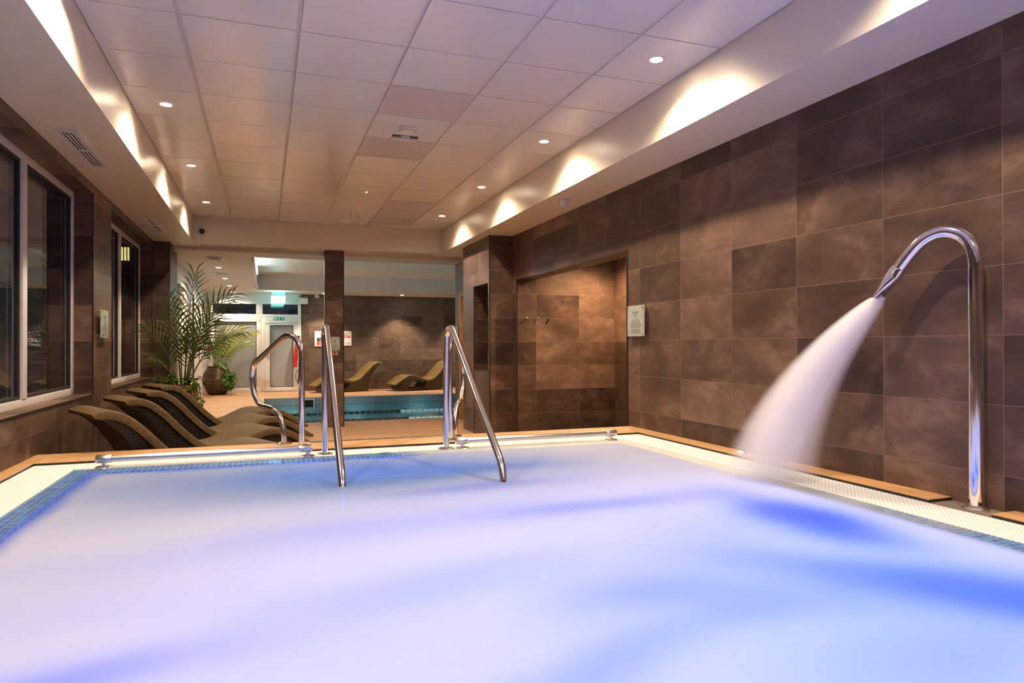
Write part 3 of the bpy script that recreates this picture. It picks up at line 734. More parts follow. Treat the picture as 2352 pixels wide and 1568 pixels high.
# ------------------------------------------------------------------ ceiling fittings
def spot(loc, power, color, size=math.radians(142), blend=.75, radius=.03):
    l = bpy.data.lights.new('downlight_beam', 'SPOT'); l.energy = power; l.color = color; l.spot_size = size; l.spot_blend = blend; l.shadow_soft_size = radius
    o = bpy.data.objects.new('downlight_beam', l); COL.objects.link(o); o.location = loc; return o
WARM = (1.0, .775, .52)
def make_downlight(loc, label, group, lens='lamp', r=.042):
    x, y, z = loc
    o = thing('downlight', label, 'ceiling light', loc, group)
    m = MB(); m.lathe([(r*.86, -.001), (r*.92, -.006), (r*1.25, -.005), (r*1.32, -.001)], loc, 'z', 24, cap=False); obj('trim_ring', m, 'plastic', o)
    m = MB(); m.lathe([(.002, -.0022), (r*.84, -.002)], loc, 'z', 20, cap=False); obj('lens', m, lens, o)
    return o
ORD = ['nearest the camera', 'second from the camera', 'third from the camera', 'farthest, next to the beam']
gL, gR = 'warm downlights along the left edge of the panel ceiling', 'warm downlights along the right edge of the panel ceiling'
PL = 44
for k, y in enumerate((5.43, 7.19, 8.985)):
    make_downlight((-.664, y, ZT), 'glowing downlight in the left ceiling row, ' + ('nearest the camera', 'the middle one', 'farthest, by the white camera dome')[k], gL)
for k, y in enumerate((3.582, 5.349, 7.132, 8.903)):
    make_downlight((2.23, y, ZT), 'glowing downlight in the right ceiling row, ' + ORD[k], gR)
for x, ys_ in ((-.664, (-1.75, .03, 1.83, 3.65, 5.43, 7.19, 8.985)), (2.23, (-1.72, .05, 1.82, 3.582, 5.349, 7.132, 8.903))):
    for y in ys_: spot((x, y, ZT-.012), PL, WARM)
def vent(name, x0, x1, y0, y1, z, label, group, n=4, mat='plastic'):
    o = thing(name, label, 'air vent', ((x0+x1)/2, (y0+y1)/2, z), group)
    fw = .028; m = MB()
    for b in ((x0, x1, y0, y0+fw), (x0, x1, y1-fw, y1), (x0, x0+fw, y0+fw, y1-fw), (x1-fw, x1, y0+fw, y1-fw)): m.box(b[0], b[1], b[2], b[3], z-.012, z-.0005, bev=.003)
    obj('frame', m, mat, o)
    obj('duct', MB().box(x0+fw, x1-fw, y0+fw, y1-fw, z-.003, z-.0006), 'void', o)
    ym = (y0+y1)/2
    obj('divider', MB().box(x0+fw, x1-fw, ym-.01, ym+.01, z-.011, z-.003), mat, o)
    for a, b in ((y0+fw, ym-.01), (ym+.01, y1-fw)):
        for k in range(n):
            cx = x0+fw + (x1-x0-2*fw)*(k+.5)/n
            q = MB(); q.box(-.0022, .0022, a, b, -.004, .005, M4=Matrix.Translation((cx, 0, z-.009)) @ Matrix.Rotation(.45, 4, 'Y')); obj('slat', q, mat, o)
    return o
gv = 'white vents in the left soffit'
vent('air_vent', -1.272, -1.127, 5.055, 6.02, ZS, 'long white slatted air vent in the soffit above the large window', gv)
vent('air_vent', -1.25, -1.115, 8.295, 9.235, ZS, 'long white slatted air vent in the soffit above the narrow window', gv)
gv2 = 'square vents in the far room ceiling'
vent('air_vent', -.83, -.60, 11.10, 11.42, ZH, 'small dark slatted vent in the far ceiling, the nearer one', gv2, 3)
vent('air_vent', -.86, -.64, 13.5, 13.84, ZH, 'small dark slatted vent in the far ceiling between two downlights', gv2, 3)
def slot_diffuser(x0, x1, y, label):
    o = thing('slot_diffuser', label, 'air diffuser', ((x0+x1)/2, y, ZS), 'slot diffusers under the beam')
    obj('frame', MB().box(x0, x1, y-.05, y+.05, ZS-.006, ZS-.0005, bev=.002), 'plastic', o)
    xm = (x0+x1)/2
    for a, b in ((x0+.02, xm-.01), (xm+.01, x1-.02)):
        for dy in (-.022, .012): obj('slot', MB().box(a, b, y+dy, y+dy+.012, ZS-.0075, ZS-.0055), 'greyprint', o)
slot_diffuser(-.86, .30, 10.26, 'long slot diffuser under the far beam, on the side of the plants')
slot_diffuser(1.42, 2.46, 10.24, 'long slot diffuser under the far beam, on the side of the niche column')
cam = thing('security_camera', 'small white dome camera on the beam at the end of the left lights', 'security camera', (-.79, 10.06, 1.53))
m = MB(); m.lathe([(.062, 0), (.062, -.02), (.052, -.045), (.04, -.058)], (-.79, 10.058, 1.53), 'y', 24); obj('housing', m, 'plastic', cam)
m = MB(); m.lathe([(.036, -.058), (.034, -.066), (.024, -.078), (.008, -.084)], (-.79, 10.058, 1.527), 'y', 20); obj('lens_dome', m, simple('black_dome', (.01,.01,.012), .08), cam)
sm = thing('smoke_detector', 'round white smoke detector disc on the ceiling beside a slim black slot', 'smoke detector', (1.07, 5.40, ZT))
m = MB(); m.lathe([(.072, -.001), (.074, -.012), (.068, -.022)], (1.07, 5.40, ZT), 'z', 32); obj('base', m, 'plastic', sm)
m = MB(); m.lathe([(.060, -.021), (.066, -.026), (.064, -.036), (.02, -.040)], (1.07, 5.40, ZT), 'z', 32); obj('cover', m, 'plastic', sm)
el = thing('emergency_light', 'slim white bar with a black slot hanging just beyond the smoke detector', 'emergency light', (1.09, 5.64, ZT))
obj('slot_plate', MB().box(.985, 1.20, 5.590, 5.630, ZT-.006, ZT-.0005, bev=.002), 'black', el)
obj('cover', MB().box(.99, 1.205, 5.632, 5.70, ZT-.016, ZT-.0005, bev=.004), 'plastic', el)
obj('bezel', MB().box(1.06, 1.13, 5.588, 5.612, ZT-.010, ZT-.004), 'plastic', el)
ps = thing('motion_sensor', 'small white cylinder sensor on the ceiling near the far beam', 'sensor', (1.10, 9.07, ZT))
m = MB(); m.lathe([(.058, -.001), (.058, -.012), (.048, -.018), (.048, -.075), (.040, -.088)], (1.10, 9.07, ZT), 'z', 24); obj('body', m, 'plastic', ps)
dk = thing('ceiling_disc', 'flat white ceiling disc just beyond the cylinder sensor', 'smoke detector', (1.035, 9.52, ZT))
m = MB(); m.lathe([(.085, -.001), (.085, -.02), (.065, -.034)], (1.035, 9.52, ZT), 'z', 28); obj('cover', m, 'plastic', dk)
ld = thing('indicator_led', 'tiny lit green light in a ceiling panel', 'indicator light', (1.08, 7.80, ZT))
m = MB(); m.lathe([(.014, -.001), (.012, -.005)], (1.08, 7.80, ZT), 'z', 14, cap=False); obj('bezel', m, 'plastic', ld)
m = MB(); m.lathe([(.002, -.0062), (.011, -.005)], (1.08, 7.80, ZT), 'z', 14, cap=False); obj('bulb', m, 'led', ld)
s1 = thing('ceiling_sensor', 'small white stub sensor under the right soffit', 'sensor', (2.69, 5.96, ZS))
m = MB(); m.lathe([(.055, -.001), (.055, -.008), (.036, -.014)], (2.69, 5.96, ZS), 'z', 22); obj('plate', m, 'plastic', s1)
m = MB(); m.lathe([(.036, -.012), (.034, -.05), (.026, -.06)], (2.69, 5.96, ZS), 'z', 22); obj('body', m, 'plastic', s1)
s2 = thing('ceiling_box', 'small pale square box under the soffit before the niche column', 'sensor', (2.66, 9.65, ZS))
obj('box', MB().box(2.60, 2.72, 9.58, 9.72, ZS-.03, ZS-.0005, bev=.006), 'fascia', s2); obj('lid', MB().box(2.615, 2.705, 9.595, 9.705, ZS-.036, ZS-.029, bev=.003), 'fascia', s2)
# far room lights
FO = ['nearest', 'second', 'third', 'farthest, by the glazed end wall']
for k, y in enumerate((12.58, 14.6, 16.37, 18.25)):
    make_downlight((-.74, y, ZH), 'far-room downlight in the row above the potted plants, ' + FO[k], 'far room downlights over the plants', 'lampw', .05)
    spot((-.74, y, ZH-.012), 52, (1, .74, .48))
make_downlight((1.42, 17.98, ZH), 'far-room downlight just beside the top of the tiled column', 'far wall downlights', 'lampw', .05)
make_downlight((3.42, 17.98, ZH), 'far-room downlight above the gap between the two far loungers', 'far wall downlights', 'lampw', .05)
for x in (1.42, 3.42, 5.4): spot((x, 17.98, ZH-.012), 85, (1, .76, .52), math.radians(96), .5)
lf = thing('ceiling_strip_light', 'grey linear light with a glowing white edge beside the far ceiling recess', 'strip light', (-.2, 13.5, 1.5))
obj('housing', MB().box(CX0-.0, CX0+.03, 11.3, 15.6, 1.30, 1.60, bev=.006), 'plastic', lf)
obj('strip', MB().box(CX0+.031, CX0+.05, 11.5, 15.4, 1.50, 1.58), 'coolled', lf)
for k in range(3): obj('end_bracket', MB().box(CX0-.03+.03*k, CX0-.01+.03*k, 15.6, 15.66, 1.22, 1.33, bev=.003), 'plastic', lf)

# ------------------------------------------------------------------ signs and wall fittings
def bars(mb, P, rows, t0, t1):
    """thin printed lines; P(u, v) maps the panel's plane, t0..t1 its proud faces."""
    for (u0, u1, v0, v1) in rows:
        a = [P(u0, v0, t0), P(u1, v0, t0), P(u1, v1, t0), P(u0, v1, t0)]; b = [P(u0, v0, t1), P(u1, v0, t1), P(u1, v1, t1), P(u0, v1, t1)]
        mb.face(a); mb.face(b)
        for i in range(4): mb.face([a[i], a[(i+1) % 4], b[(i+1) % 4], b[i]])
def text_rows(u0, u1, v, n, dv, h, seed, pad=.0):
    rnd = random.Random(seed); rows = []
    for k in range(n):
        ind = rnd.uniform(0, .16)*(u1-u0) + pad; a, e = u0+ind, u1-ind
        while a < e-.004:
            w_ = rnd.uniform(.008, .022); rows.append((a, min(a+w_, e), v-k*dv-h, v-k*dv)); a += w_+.0045
    return rows
def glass_sign(label, P, w, h, out, t=.006, group='acrylic wall notices', seed=1):
    """P(u, v, t): u across, v up, t away from the wall."""
    c = P(w/2, 0, 0)
    o = thing('acrylic_sign', label, 'wall sign', c, group)
    def slab_(u0, u1, v0, v1, t0, t1):
        m = MB(); bars(m, P, [(u0, u1, v0, v1)], t0, t1); return m
    obj('panel', slab_(0, w, 0, h, out, out+t), 'acrylic', o)
    bmx = MB(); e = .02; q = .0012
    bars(bmx, P, [(e, w-e, h-.042, h-.0408), (e, w-e, e+.022, e+.0232), (e, e+q, e+.022, h-.041), (w-e-q, w-e, e+.022, h-.041), (e, w*.42, h-.088, h-.0868), (w*.58, w-e, h-.088, h-.0868)], out+t, out+t+.0006)
    obj('border', bmx, 'greyprint', o)
    tx = MB(); bars(tx, P, text_rows(w*.30, w*.70, h-.052, 2, .014, .009, seed) + [(w*.47, w*.53, h-.094, h-.082), (w*.50, w*.54, h-.106, h-.097)] + text_rows(w*.28, w*.72, h-.118, 1, .012, .007, seed+1) + text_rows(w*.15, w*.86, h-.134, 5, .0112, .006, seed+2) + text_rows(w*.15, w*.86, h-.196, 4, .0112, .006, seed+3), out+t, out+t+.0008)
    obj('lettering', tx, 'greyprint', o)
    for u in (.018, w-.018):
        for v in (.018, h-.018):
            m = MB(); a = Vector(P(u, v, 0.0005)); b_ = Vector(P(u, v, out+t+.006)); m.tube([a, b_], .0075, 12); obj('standoff', m, 'steel', o)
    return o
glass_sign('pale green acrylic notice with lettering on the right wall beside the alcove', lambda u, v, t: (XR-t, 5.165-u, .07+v), .27, .257, .03, seed=3)
glass_sign('pale green acrylic notice on the tiled pier between the two left windows', lambda u, v, t: (XL+t, 6.825+u, .07+v), .30, .245, .03, seed=8)
glass_sign('grey acrylic notice on the front of the tiled column', lambda u, v, t: (.884+u, 10.24-t, -.078+v), .145, .20, .012, seed=12)
glass_sign('narrow pale acrylic notice seen at a slant beside the timber door', lambda u, v, t: (XR-t, 10.89-u, .05+v), .21, .262, .02, seed=21)
al_ = thing('alarm_button', 'red round emergency button on a pale plate under the column notice', 'alarm button', (.963, 10.24, -.11))
obj('plate', MB().box(.921, 1.001, 10.232, 10.2395, -.145, -.083, bev=.002), 'cream', al_)
m = MB(); m.lathe([(.021, -.009), (.021, -.018), (.012, -.021)], (.961, 10.241, -.113), 'y', 20); obj('button', m, 'red', al_)
def board(name, label, x0, x1, z0, z1, y=YF):
    o = thing(name, label, 'safety sign', ((x0+x1)/2, y, z0), 'safety signs on the far wall')
    obj('board', MB().box(x0, x1, y-.016, y-.0008, z0, z1, bev=.003), 'paper', o)
    m = MB()
    for x in (x0+.025, x1-.025):
        for z in (z0+.025, z1-.025): m.lathe([(.008, -.0165), (.006, -.019)], (x, y, z), 'y', 10)
    obj('screws', m, 'greyprint', o)
    return o
PF = lambda u, v, t: (u, YF-t, v)
def text_mesh(s, size, c, mat, parent, name, bold=0.0):
    cu = bpy.data.curves.new(name, 'FONT'); cu.body = s; cu.size = size; cu.align_x = 'CENTER'; cu.align_y = 'CENTER'; cu.extrude = .0006; cu.offset = bold
    tmp = bpy.data.objects.new('tmp', cu); COL.objects.link(tmp)
    dg = bpy.context.evaluated_depsgraph_get(); me = bpy.data.meshes.new_from_object(tmp.evaluated_get(dg))
    bpy.data.objects.remove(tmp); me.transform(Matrix.Rotation(PI/2, 4, 'X')); me.materials.clear(); me.materials.append(M[mat])
    o = link(name, me); o.parent = parent; o.location = Vector(c)-WL[parent.name]; WL[o.name] = Vector(c); return o
b1 = board('depth_sign', 'white safety sign with a red panel and 1.2m depth mark, left of the column', 1.23, 1.63, -.03, .372)
m = MB(); wav = [(1.285, .10), (1.285, .205)]
for k in range(13): wav.append((1.285+.29*k/12, .205 - .018*abs(math.sin(k*PI/4)) + (.012 if k % 4 == 0 else 0)))
wav += [(1.575, .10)]
m.prism([wav[0]]+wav[2:], 'y', YF-.0172, YF-.0155); obj('wave_panel', m, 'blackprint', b1)
obj('red_panel', MB().box(1.285, 1.575, YF-.0172, YF-.0155, 0.0, .092), 'redprint', b1)
m = MB(); ring = [(1.43+.062*math.cos(2*PI*k/28), YF-.0166, .285+.062*math.sin(2*PI*k/28)) for k in range(28)]; m.tube(ring, .006, 6, closed=True); m.tube([(1.39, YF-.0166, .325), (1.47, YF-.0166, .245)], .005, 6); obj('prohibition_ring', m, 'redprint', b1)
m = MB(); m.tube([(1.40, YF-.0166, .262), (1.43, YF-.0166, .29), (1.455, YF-.0166, .275)], .007, 6); m.lathe([(.011, -.0162), (.011, -.0172)], (1.446, YF, .305), 'y', 10); obj('diver_mark', m, 'blackprint', b1)
text_mesh('1.2m', .085, (1.43, YF-.0178, .145), 'paper', b1, 'depth_text', .001)
m = MB(); bars(m, PF, text_rows(1.31, 1.55, .072, 3, .024, .012, 5), .0173, .018); obj('lettering', m, 'paper', b1)
b2 = board('rules_sign', 'white safety sign with a red band, right of the column', 1.79, 2.178, -.012, .372)
m = MB(); bars(m, PF, text_rows(1.86, 2.12, .335, 3, .03, .016, 6), .0162, .0172); obj('heading', m, 'greyprint', b2)
obj('red_band', MB().box(1.83, 2.14, YF-.0172, YF-.0155, .195, .252), 'redprint', b2)
m = MB(); bars(m, PF, text_rows(1.85, 2.12, .235, 1, .03, .022, 9), .0173, .018); obj('band_lettering', m, 'paper', b2)
m = MB(); bars(m, PF, text_rows(2.02, 2.15, .07, 2, .028, .010, 10), .0162, .0172); obj('footer_lettering', m, 'greyprint', b2)
ex = thing('exit_sign', 'glowing green-white exit sign hung from the ceiling above the white door', 'exit sign', (.32, 17.8, 1.3))
obj('bracket', MB().box(.16, .47, 17.77, 17.83, ZH-.07, ZH-.0005, bev=.006), 'exitdim', ex)
obj('panel', MB().box(.15, .475, 17.775, 17.815, 1.045, 1.222, bev=.006), 'exitglow', ex)
obj('lower_edge', MB().box(.15, .455, 17.772, 17.818, 1.0, 1.042, bev=.004), 'exitdim', ex)
st_ = thing('exit_sticker', 'small green exit sticker with white arrow above the white door', 'exit sign', (.345, YD-.07, .69))
obj('backing', MB().box(.215, .475, YD-.0745, YD-.0708, .645, .722), 'green', st_)
m = MB(); pf = lambda u, v, t: (u, YD-.07-t, v)
bars(m, pf, [(.235, .295, .655, .712), (.335, .36, .655, .712)], .0046, .0052); obj('door_mark', m, 'paper', st_)
m = MB(); bars(m, pf, [(.425, .437, .655, .69)], .0046, .0052); m.prism([(.405, .688), (.457, .688), (.431, .714)], 'y', YD-.0752, YD-.0746); obj('arrow_mark', m, 'paper', st_)
m = MB(); m.tube([(.245, YD-.0755, .66), (.262, YD-.0755, .68), (.28, YD-.0755, .665)], .004, 5); m.tube([(.262, YD-.0755, .68), (.268, YD-.0755, .70)], .005, 5); obj('runner_mark', m, 'green', st_)
sk_ = thing('wall_speaker', 'rounded cream loudspeaker high on the far wall beside the exit sign', 'loudspeaker', (.93, YF, 1.17))
obj('cabinet', MB().box(.80, 1.055, YF-.20, YF-.06, 1.06, 1.235, bev=.035), 'cream', sk_)
m = MB(); m.tube([(.83, YF-.08, 1.21), (.83, YF-.03, 1.27), (.93, YF-.02, 1.285), (1.02, YF-.03, 1.27), (1.03, YF-.08, 1.21)], .012, 8); m.box(.89, .97, YF-.06, YF-.0008, 1.10, 1.2); obj('bracket', m, 'cream', sk_)
obj('badge', MB().box(.985, 1.04, YF-.203, YF-.198, 1.13, 1.138), 'greyprint', sk_)
wb = thing('wall_spotlight', 'small white box lamp at the top of the far wall beside the loudspeaker', 'wall lamp', (1.29, YF, 1.28))
obj('box', MB().box(1.23, 1.32, YF-.10, YF-.0008, 1.245, 1.325, bev=.006), 'pvc', wb)
m = MB(); m.prism([(1.322, 1.25), (1.35, 1.25), (1.335, 1.30)], 'y', YF-.095, YF-.01); obj('shade', m, 'pvc', wb)
rt = thing('rescue_tube', 'red lifeguard rescue tube hanging by the white door', 'rescue tube', (.79, YD-.12, -.95))
m = MB(); m.tube(smooth_path([(.815, YD-.14, .16), (.80, YD-.145, .05), (.765, YD-.15, -.15), (.745, YD-.15, -.35), (.735, YD-.15, -.56)], 5), [.02]+[.055]*19+[.05], 14); obj('float', m, 'red', rt)
m = MB(); m.tube(smooth_path([(.835, YD-.13, .18), (.84, YD-.17, -.1), (.83, YD-.17, -.5), (.82, YD-.15, -.80), (.80, YD-.14, -1.0)], 4), .014, 8); m.tube(smooth_path([(.80, YD-.15, -.62), (.755, YD-.15, -.75), (.76, YD-.15, -.9), (.81, YD-.15, -.92), (.825, YD-.15, -.78)], 4), .009, 8); obj('strap', m, 'blackprint', rt)
m = MB(); m.tube(smooth_path([(.815, YD-.20, -.02), (.81, YD-.205, -.14), (.80, YD-.2, -.26)], 4), .018, 8); obj('buckle_web', m, 'yellow', rt)
m = MB(); m.tube([(.83, YD-.07, .2), (.83, YD-.14, .2), (.83, YD-.145, .16)], .008, 8); m.box(.80, .86, YD-.075, YD-.0705, .15, .25); obj('hook', m, 'blackprint', rt)
for k, x in enumerate((3.085, 3.24, 3.397)):
    o = thing('robe_hook', 'small chrome robe hook on the alcove wall, ' + ('the one nearest the niche column', 'the middle of three', 'the one nearest the corner')[k], 'hook', (x, AY1, .335), 'robe hooks in the alcove')
    m = MB(); m.lathe([(.013, 0), (.013, -.006)], (x, AY1-.0005, .335), 'y', 16); obj('rose', m, 'steel', o)
    m = MB(); m.lathe([(.006, -.005), (.006, -.035), (.012, -.038), (.012, -.046), (.006, -.049)], (x, AY1, .335), 'y', 16); obj('peg', m, 'steel', o)
es = thing('exit_light', 'small green-lit exit light glimpsed through the timber doorway', 'exit sign', (3.6, 10.715, .8))
obj('panel', MB().box(3.3, 3.9, 10.68, 10.7195, .60, .77, bev=.004), 'exitglow', es)
gd = thing('garden_lamp', 'dim yellow lamp of three bars just outside the narrow window', 'outdoor lamp', (-1.665, 9.84, 1.1))
for k in range(3): obj('bar', MB().box(-1.712+.036*k, -1.692+.036*k, 9.80, 9.82, 1.08, 1.25, bev=.003), 'garden', gd)
obj('housing', MB().box(-1.73, -1.60, 9.822, 9.86, 1.05, 1.27, bev=.004), 'black', gd)

# ------------------------------------------------------------------ wicker loungers
LP = [(-.01,.735), (.05,.757), (.13,.752), (.22,.71), (.32,.625), (.45,.485), (.58,.365), (.68,.31), (.78,.29), (.90,.305), (1.03,.355), (1.15,.40), (1.26,.413), (1.36,.40), (1.47,.355), (1.58,.29), (1.68,.225), (1.76,.175)]
def lounger_parts(root, W, mt, md):
    P = smooth_path([(x, 0, z) for x, z in LP], 3); n = len(P); th = .060
    # woven top: a thick band following the curve, with its own uv (length, width)
    mb = MB(); nrm = []
    for i in range(n):
        t = (P[min(i+1, n-1)]-P[max(i-1, 0)]).normalized(); nrm.append(Vector((-t.z, 0, t.x)))
    s = [0]
    for i in range(1, n): s.append(s[-1]+(P[i]-P[i-1]).length)
    sect = [(0, -1), (.012, -.3), (.02, 0)]
    r = .018
    ring = [(-W/2, -th), (-W/2, -r), (-W/2+r*.4, -r*.3), (-W/2+r, 0), (W/2-r, 0), (W/2-r*.4, -r*.3), (W/2, -r), (W/2, -th)]
    acc = [0]
    for a, b in zip(ring, ring[1:]): acc.append(acc[-1]+math.hypot(b[0]-a[0], b[1]-a[1]))
    acc.append(acc[-1]+W)
    taper = [1 if 2 < i < n-3 else (.45, .75, .93)[min(i, n-1-i)] for i in range(n)]
    R = [[mb.bm.verts.new(P[i] + Vector((0, y, 0)) + nrm[i]*(d*taper[i])) for y, d in ring] for i in range(n)]
    for i in range(n-1):
        for k in range(len(ring)):
            k2 = (k+1) % len(ring)
            f_ = mb.bm.faces.new((R[i][k], R[i][k2], R[i+1][k2], R[i+1][k])); f_.smooth = k not in (7,)
            for l, u in zip(f_.loops, ((s[i], acc[k]), (s[i], acc[k+1]), (s[i+1], acc[k+1]), (s[i+1], acc[k]))): l[mb.uv].uv = u
    for A in (R[0], R[-1][::-1]):
        f_ = mb.bm.faces.new(A); mb._uv(f_)
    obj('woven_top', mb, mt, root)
    def top(x):
        for a, b in zip(P, P[1:]):
            if a.x <= x <= b.x: return a.z+(b.z-a.z)*(x-a.x)/(b.x-a.x) - .05
        return P[-1].z
    hw = W/2-.018
    # curved solid back block, front block and floor runner
    back = [(.03, .71), (.10, .66), (.18, .58), (.26, .46), (.33, .33), (.375, .19), (.385, .02), (.98, .02), (.92, .08), (.86, .17)] + [(x, top(x)) for x in (.86, .78, .66, .56, .44, .32, .22, .14, .06)]
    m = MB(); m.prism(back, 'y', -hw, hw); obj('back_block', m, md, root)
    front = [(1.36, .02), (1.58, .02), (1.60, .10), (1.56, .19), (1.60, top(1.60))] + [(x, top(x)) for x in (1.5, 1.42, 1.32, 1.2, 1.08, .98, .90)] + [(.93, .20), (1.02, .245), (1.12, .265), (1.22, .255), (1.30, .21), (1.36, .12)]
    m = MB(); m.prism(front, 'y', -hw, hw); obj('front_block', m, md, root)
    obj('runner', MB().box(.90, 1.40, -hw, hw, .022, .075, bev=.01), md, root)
    for x in (.45, 1.52):
        for y in (-hw+.06, hw-.06):
            m = MB(); m.lathe([(.018, 0), (.02, .006), (.02, .024)], (x, y, 0), 'z', 12); obj('foot', m, 'satin', root)
def make_lounger(W, mt, md): 
    r = thing('wicker_lounger', '', 'sun lounger', (0, 0, 0)); lounger_parts(r, W, mt, md); return r
def place(o, loc, rz, label, group):
    o.location = loc; o.rotation_euler = (0, 0, rz); o['label'] = label; o['group'] = group; WL[o.name] = Vector(loc); return o
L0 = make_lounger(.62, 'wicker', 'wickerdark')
TH = math.radians(26)
gl_ = 'wavy brown wicker loungers in a row under the left windows'
LBL = ['wavy brown wicker lounger nearest the pool edge, below the large window', 'second wavy brown wicker lounger from the pool edge', 'third wavy brown wicker lounger from the pool edge, below the narrow window', 'wavy brown wicker lounger farthest from the pool edge, beside the copper pot']
for k, y in enumerate((5.70, 6.82, 7.86, 8.84)):
    o = L0 if k == 0 else copy_tree(L0)
    # the far head corner sits by the wall
    hx, hy = -1.335, y
    cx, cy = hx+.31*math.sin(TH), hy-.31*math.cos(TH)
    place(o, (cx+.01, cy, ZF), TH, LBL[k], gl_)
F0 = make_lounger(.62, 'wickerfar', 'wickerfardark')
gf = 'olive wicker loungers against the far tiled wall'
place(F0, (2.82, 18.22, ZF), PI+.21, 'olive wicker lounger by the far wall, half hidden behind the tiled column', gf)
F1 = copy_tree(F0); place(F1, (4.76, 18.20, ZF), PI+.25, 'olive wicker lounger by the far wall, right of the tiled column', gf)

# ------------------------------------------------------------------ plants
def frond(mb, base, az, lean, length, width, n=16, droop=.5, start=.35, lw=.020, dirn=1):
    base = Vector(base); h = Vector((math.cos(az), math.sin(az), 0)); pts = []
    for i in range(n+1):
        t = i/n; a = lean + droop*t*t
        pts.append((t, a))
    P = [base.copy()]; d = length/n
    for t, a in pts[1:]: P.append(P[-1] + (h*math.sin(a) + Vector((0,0,1))*math.cos(a))*d)
    return P
def build_frond(parent, base, az, lean, length, droop, leaf, lw, mat, start=.42, n=18, rise=.75):
    m = MB(); P = frond(m, base, az, lean, length, leaf, n, droop)
    m.tube(P, [.010*(1-.75*i/n) for i in range(n+1)], 6, mi=0)
    i0 = int(start*n); rnd = random.Random(int(az*1000)+int(length*999)); roll = rnd.uniform(.75, 1.15)*abs(math.cos(az))*(1 if rnd.random() < .5 else -1)
    side0 = Vector((-math.sin(az), math.cos(az), 0))
    sub = 1
    for i in range(i0*sub, n*sub+1):
        t = i/(n*sub); a = P[min(int(i/sub), n)]; b = P[min(int(i/sub)+1, n)]; q = a.lerp(b, (i % sub)/sub)
        tan = (b-a).normalized() if (b-a).length > 1e-5 else (P[-1]-P[-2]).normalized()
        upv = tan.cross(side0); side = side0*math.cos(roll)+upv*math.sin(roll)
        f_ = (t-start)/(1-start); ll = leaf*(.55+.45*math.sin(PI*min(1, f_*.95+.12)))*rnd.uniform(.85, 1.1)
        for s in (-1, 1):
            up = tan.cross(side*s).normalized(); 
            if up.z < 0: up = -up
            d0 = (side*s*(1-.35*f_) + tan*rise + up*.12).normalized()
            d1 = (d0 + Vector((0, 0, -.55))).normalized()
            wv = d0.cross(up).normalized()*lw*.5
            p0, p1, p2 = q, q + d0*ll*.5, q + d0*ll*.5 + d1*ll*.5
            m.face([p0-wv*.35, p1-wv, p1+up*.004, p0+up*.002], 1); m.face([p0+up*.002, p1+up*.004, p1+wv, p0+wv*.35], 1)
            m.face([p1-wv, p2, p1+up*.004], 1); m.face([p1+up*.004, p2, p1+wv], 1)
    return obj('frond', m, ['stem', mat], parent)
def leaf_heap(parent, name, spots, size, mat, seed, hang=0):
    rnd = random.Random(seed); m = MB()
    for (c, r, n) in spots:
        for _ in range(n):
            v = Vector((rnd.gauss(0, 1), rnd.gauss(0, 1), rnd.gauss(0, 1))).normalized()*rnd.uniform(.35, 1)
            p = Vector(c) + Vector((v.x*r[0], v.y*r[1], v.z*r[2]))
            o_ = Vector((v.x, v.y, v.z*.4+.2)).normalized(); sd = o_.cross(Vector((rnd.uniform(-.4, .4), rnd.uniform(-.4, .4), 1))).normalized(); tip = (o_*.7 + Vector((0, 0, -.6-hang))).normalized(); s_ = size*rnd.uniform(.6, 1.2)
            nn = sd.cross(tip).normalized()
            pts = [p, p+sd*s_*.42+tip*s_*.22, p+sd*s_*.34+tip*s_*.62, p+tip*s_+nn*s_*.1, p-sd*s_*.34+tip*s_*.62, p-sd*s_*.42+tip*s_*.22]
            mid = p+tip*s_*.5-nn*s_*.07
            for i in range(6): m.face([pts[i], pts[(i+1) % 6], mid])
    return obj(name, m, mat, parent)
pa = Vector((-.955, 9.36, ZF))
p1 = thing('potted_palm', 'tall kentia palm in a ribbed copper pot behind the loungers', 'potted plant', pa)
m = MB(); m.lathe([(.10, 0), (.13, .02), (.155, .2), (.168, .42), (.165, .56), (.150, .66), (.152, .70), (.138, .70), (.136, .64)], pa, 'z', 32); obj('pot', m, 'potcopper', p1)
m = MB(); m.lathe([(.002, .655), (.137, .65)], pa, 'z', 24, cap=False); obj('soil', m, 'soil', p1)
FR = [(-1.1, .10, 1.42, .30, .46), (-.45, .16, 1.34, .85, .46), (1.9, .10, 1.15, .35, .36), (-1.9, .14, 1.12, .40, .40), (-.9, .22, 1.05, .95, .42), (.5, .18, 1.25, .7, .42), (-.15, .34, 1.0, 1.05, .42), (-2.6, .26, .86, .55, .34), (-1.3, .34, .85, .8, .38), (1.1, .2, 1.2, .6, .38), (-2.2, .60, .62, .7, .30)]
for az, ln, L, dr_, lf_ in FR:
    b_ = pa + Vector((math.cos(az)*.05, math.sin(az)*.05, .65)); build_frond(p1, b_, az, ln, L, dr_, lf_, .019, 'palm', start=.38, n=17, rise=1.15)
leaf_heap(p1, 'ivy', [((pa.x-.19, pa.y-.05, ZF+.78), (.16, .12, .11), 60), ((pa.x+.12, pa.y-.10, ZF+.72), (.12, .10, .13), 60), ((pa.x+.17, pa.y-.06, ZF+.58), (.06, .08, .14), 24)], .085, 'ivy', 4)
m = MB()
for k, (dx, dz) in enumerate(((.10, .30), (.13, .12), (.16, .05), (.185, .2))): m.tube(smooth_path([(pa.x+dx, pa.y-.12, ZF+.70), (pa.x+dx+.03, pa.y-.17, ZF+.55), (pa.x+dx+.02, pa.y-.17, ZF+.3), (pa.x+dx+.035, pa.y-.165, ZF+dz)], 4), .007, 6)
obj('trailing_roots', m, simple('straw_root', (.35,.24,.08), .7), p1)
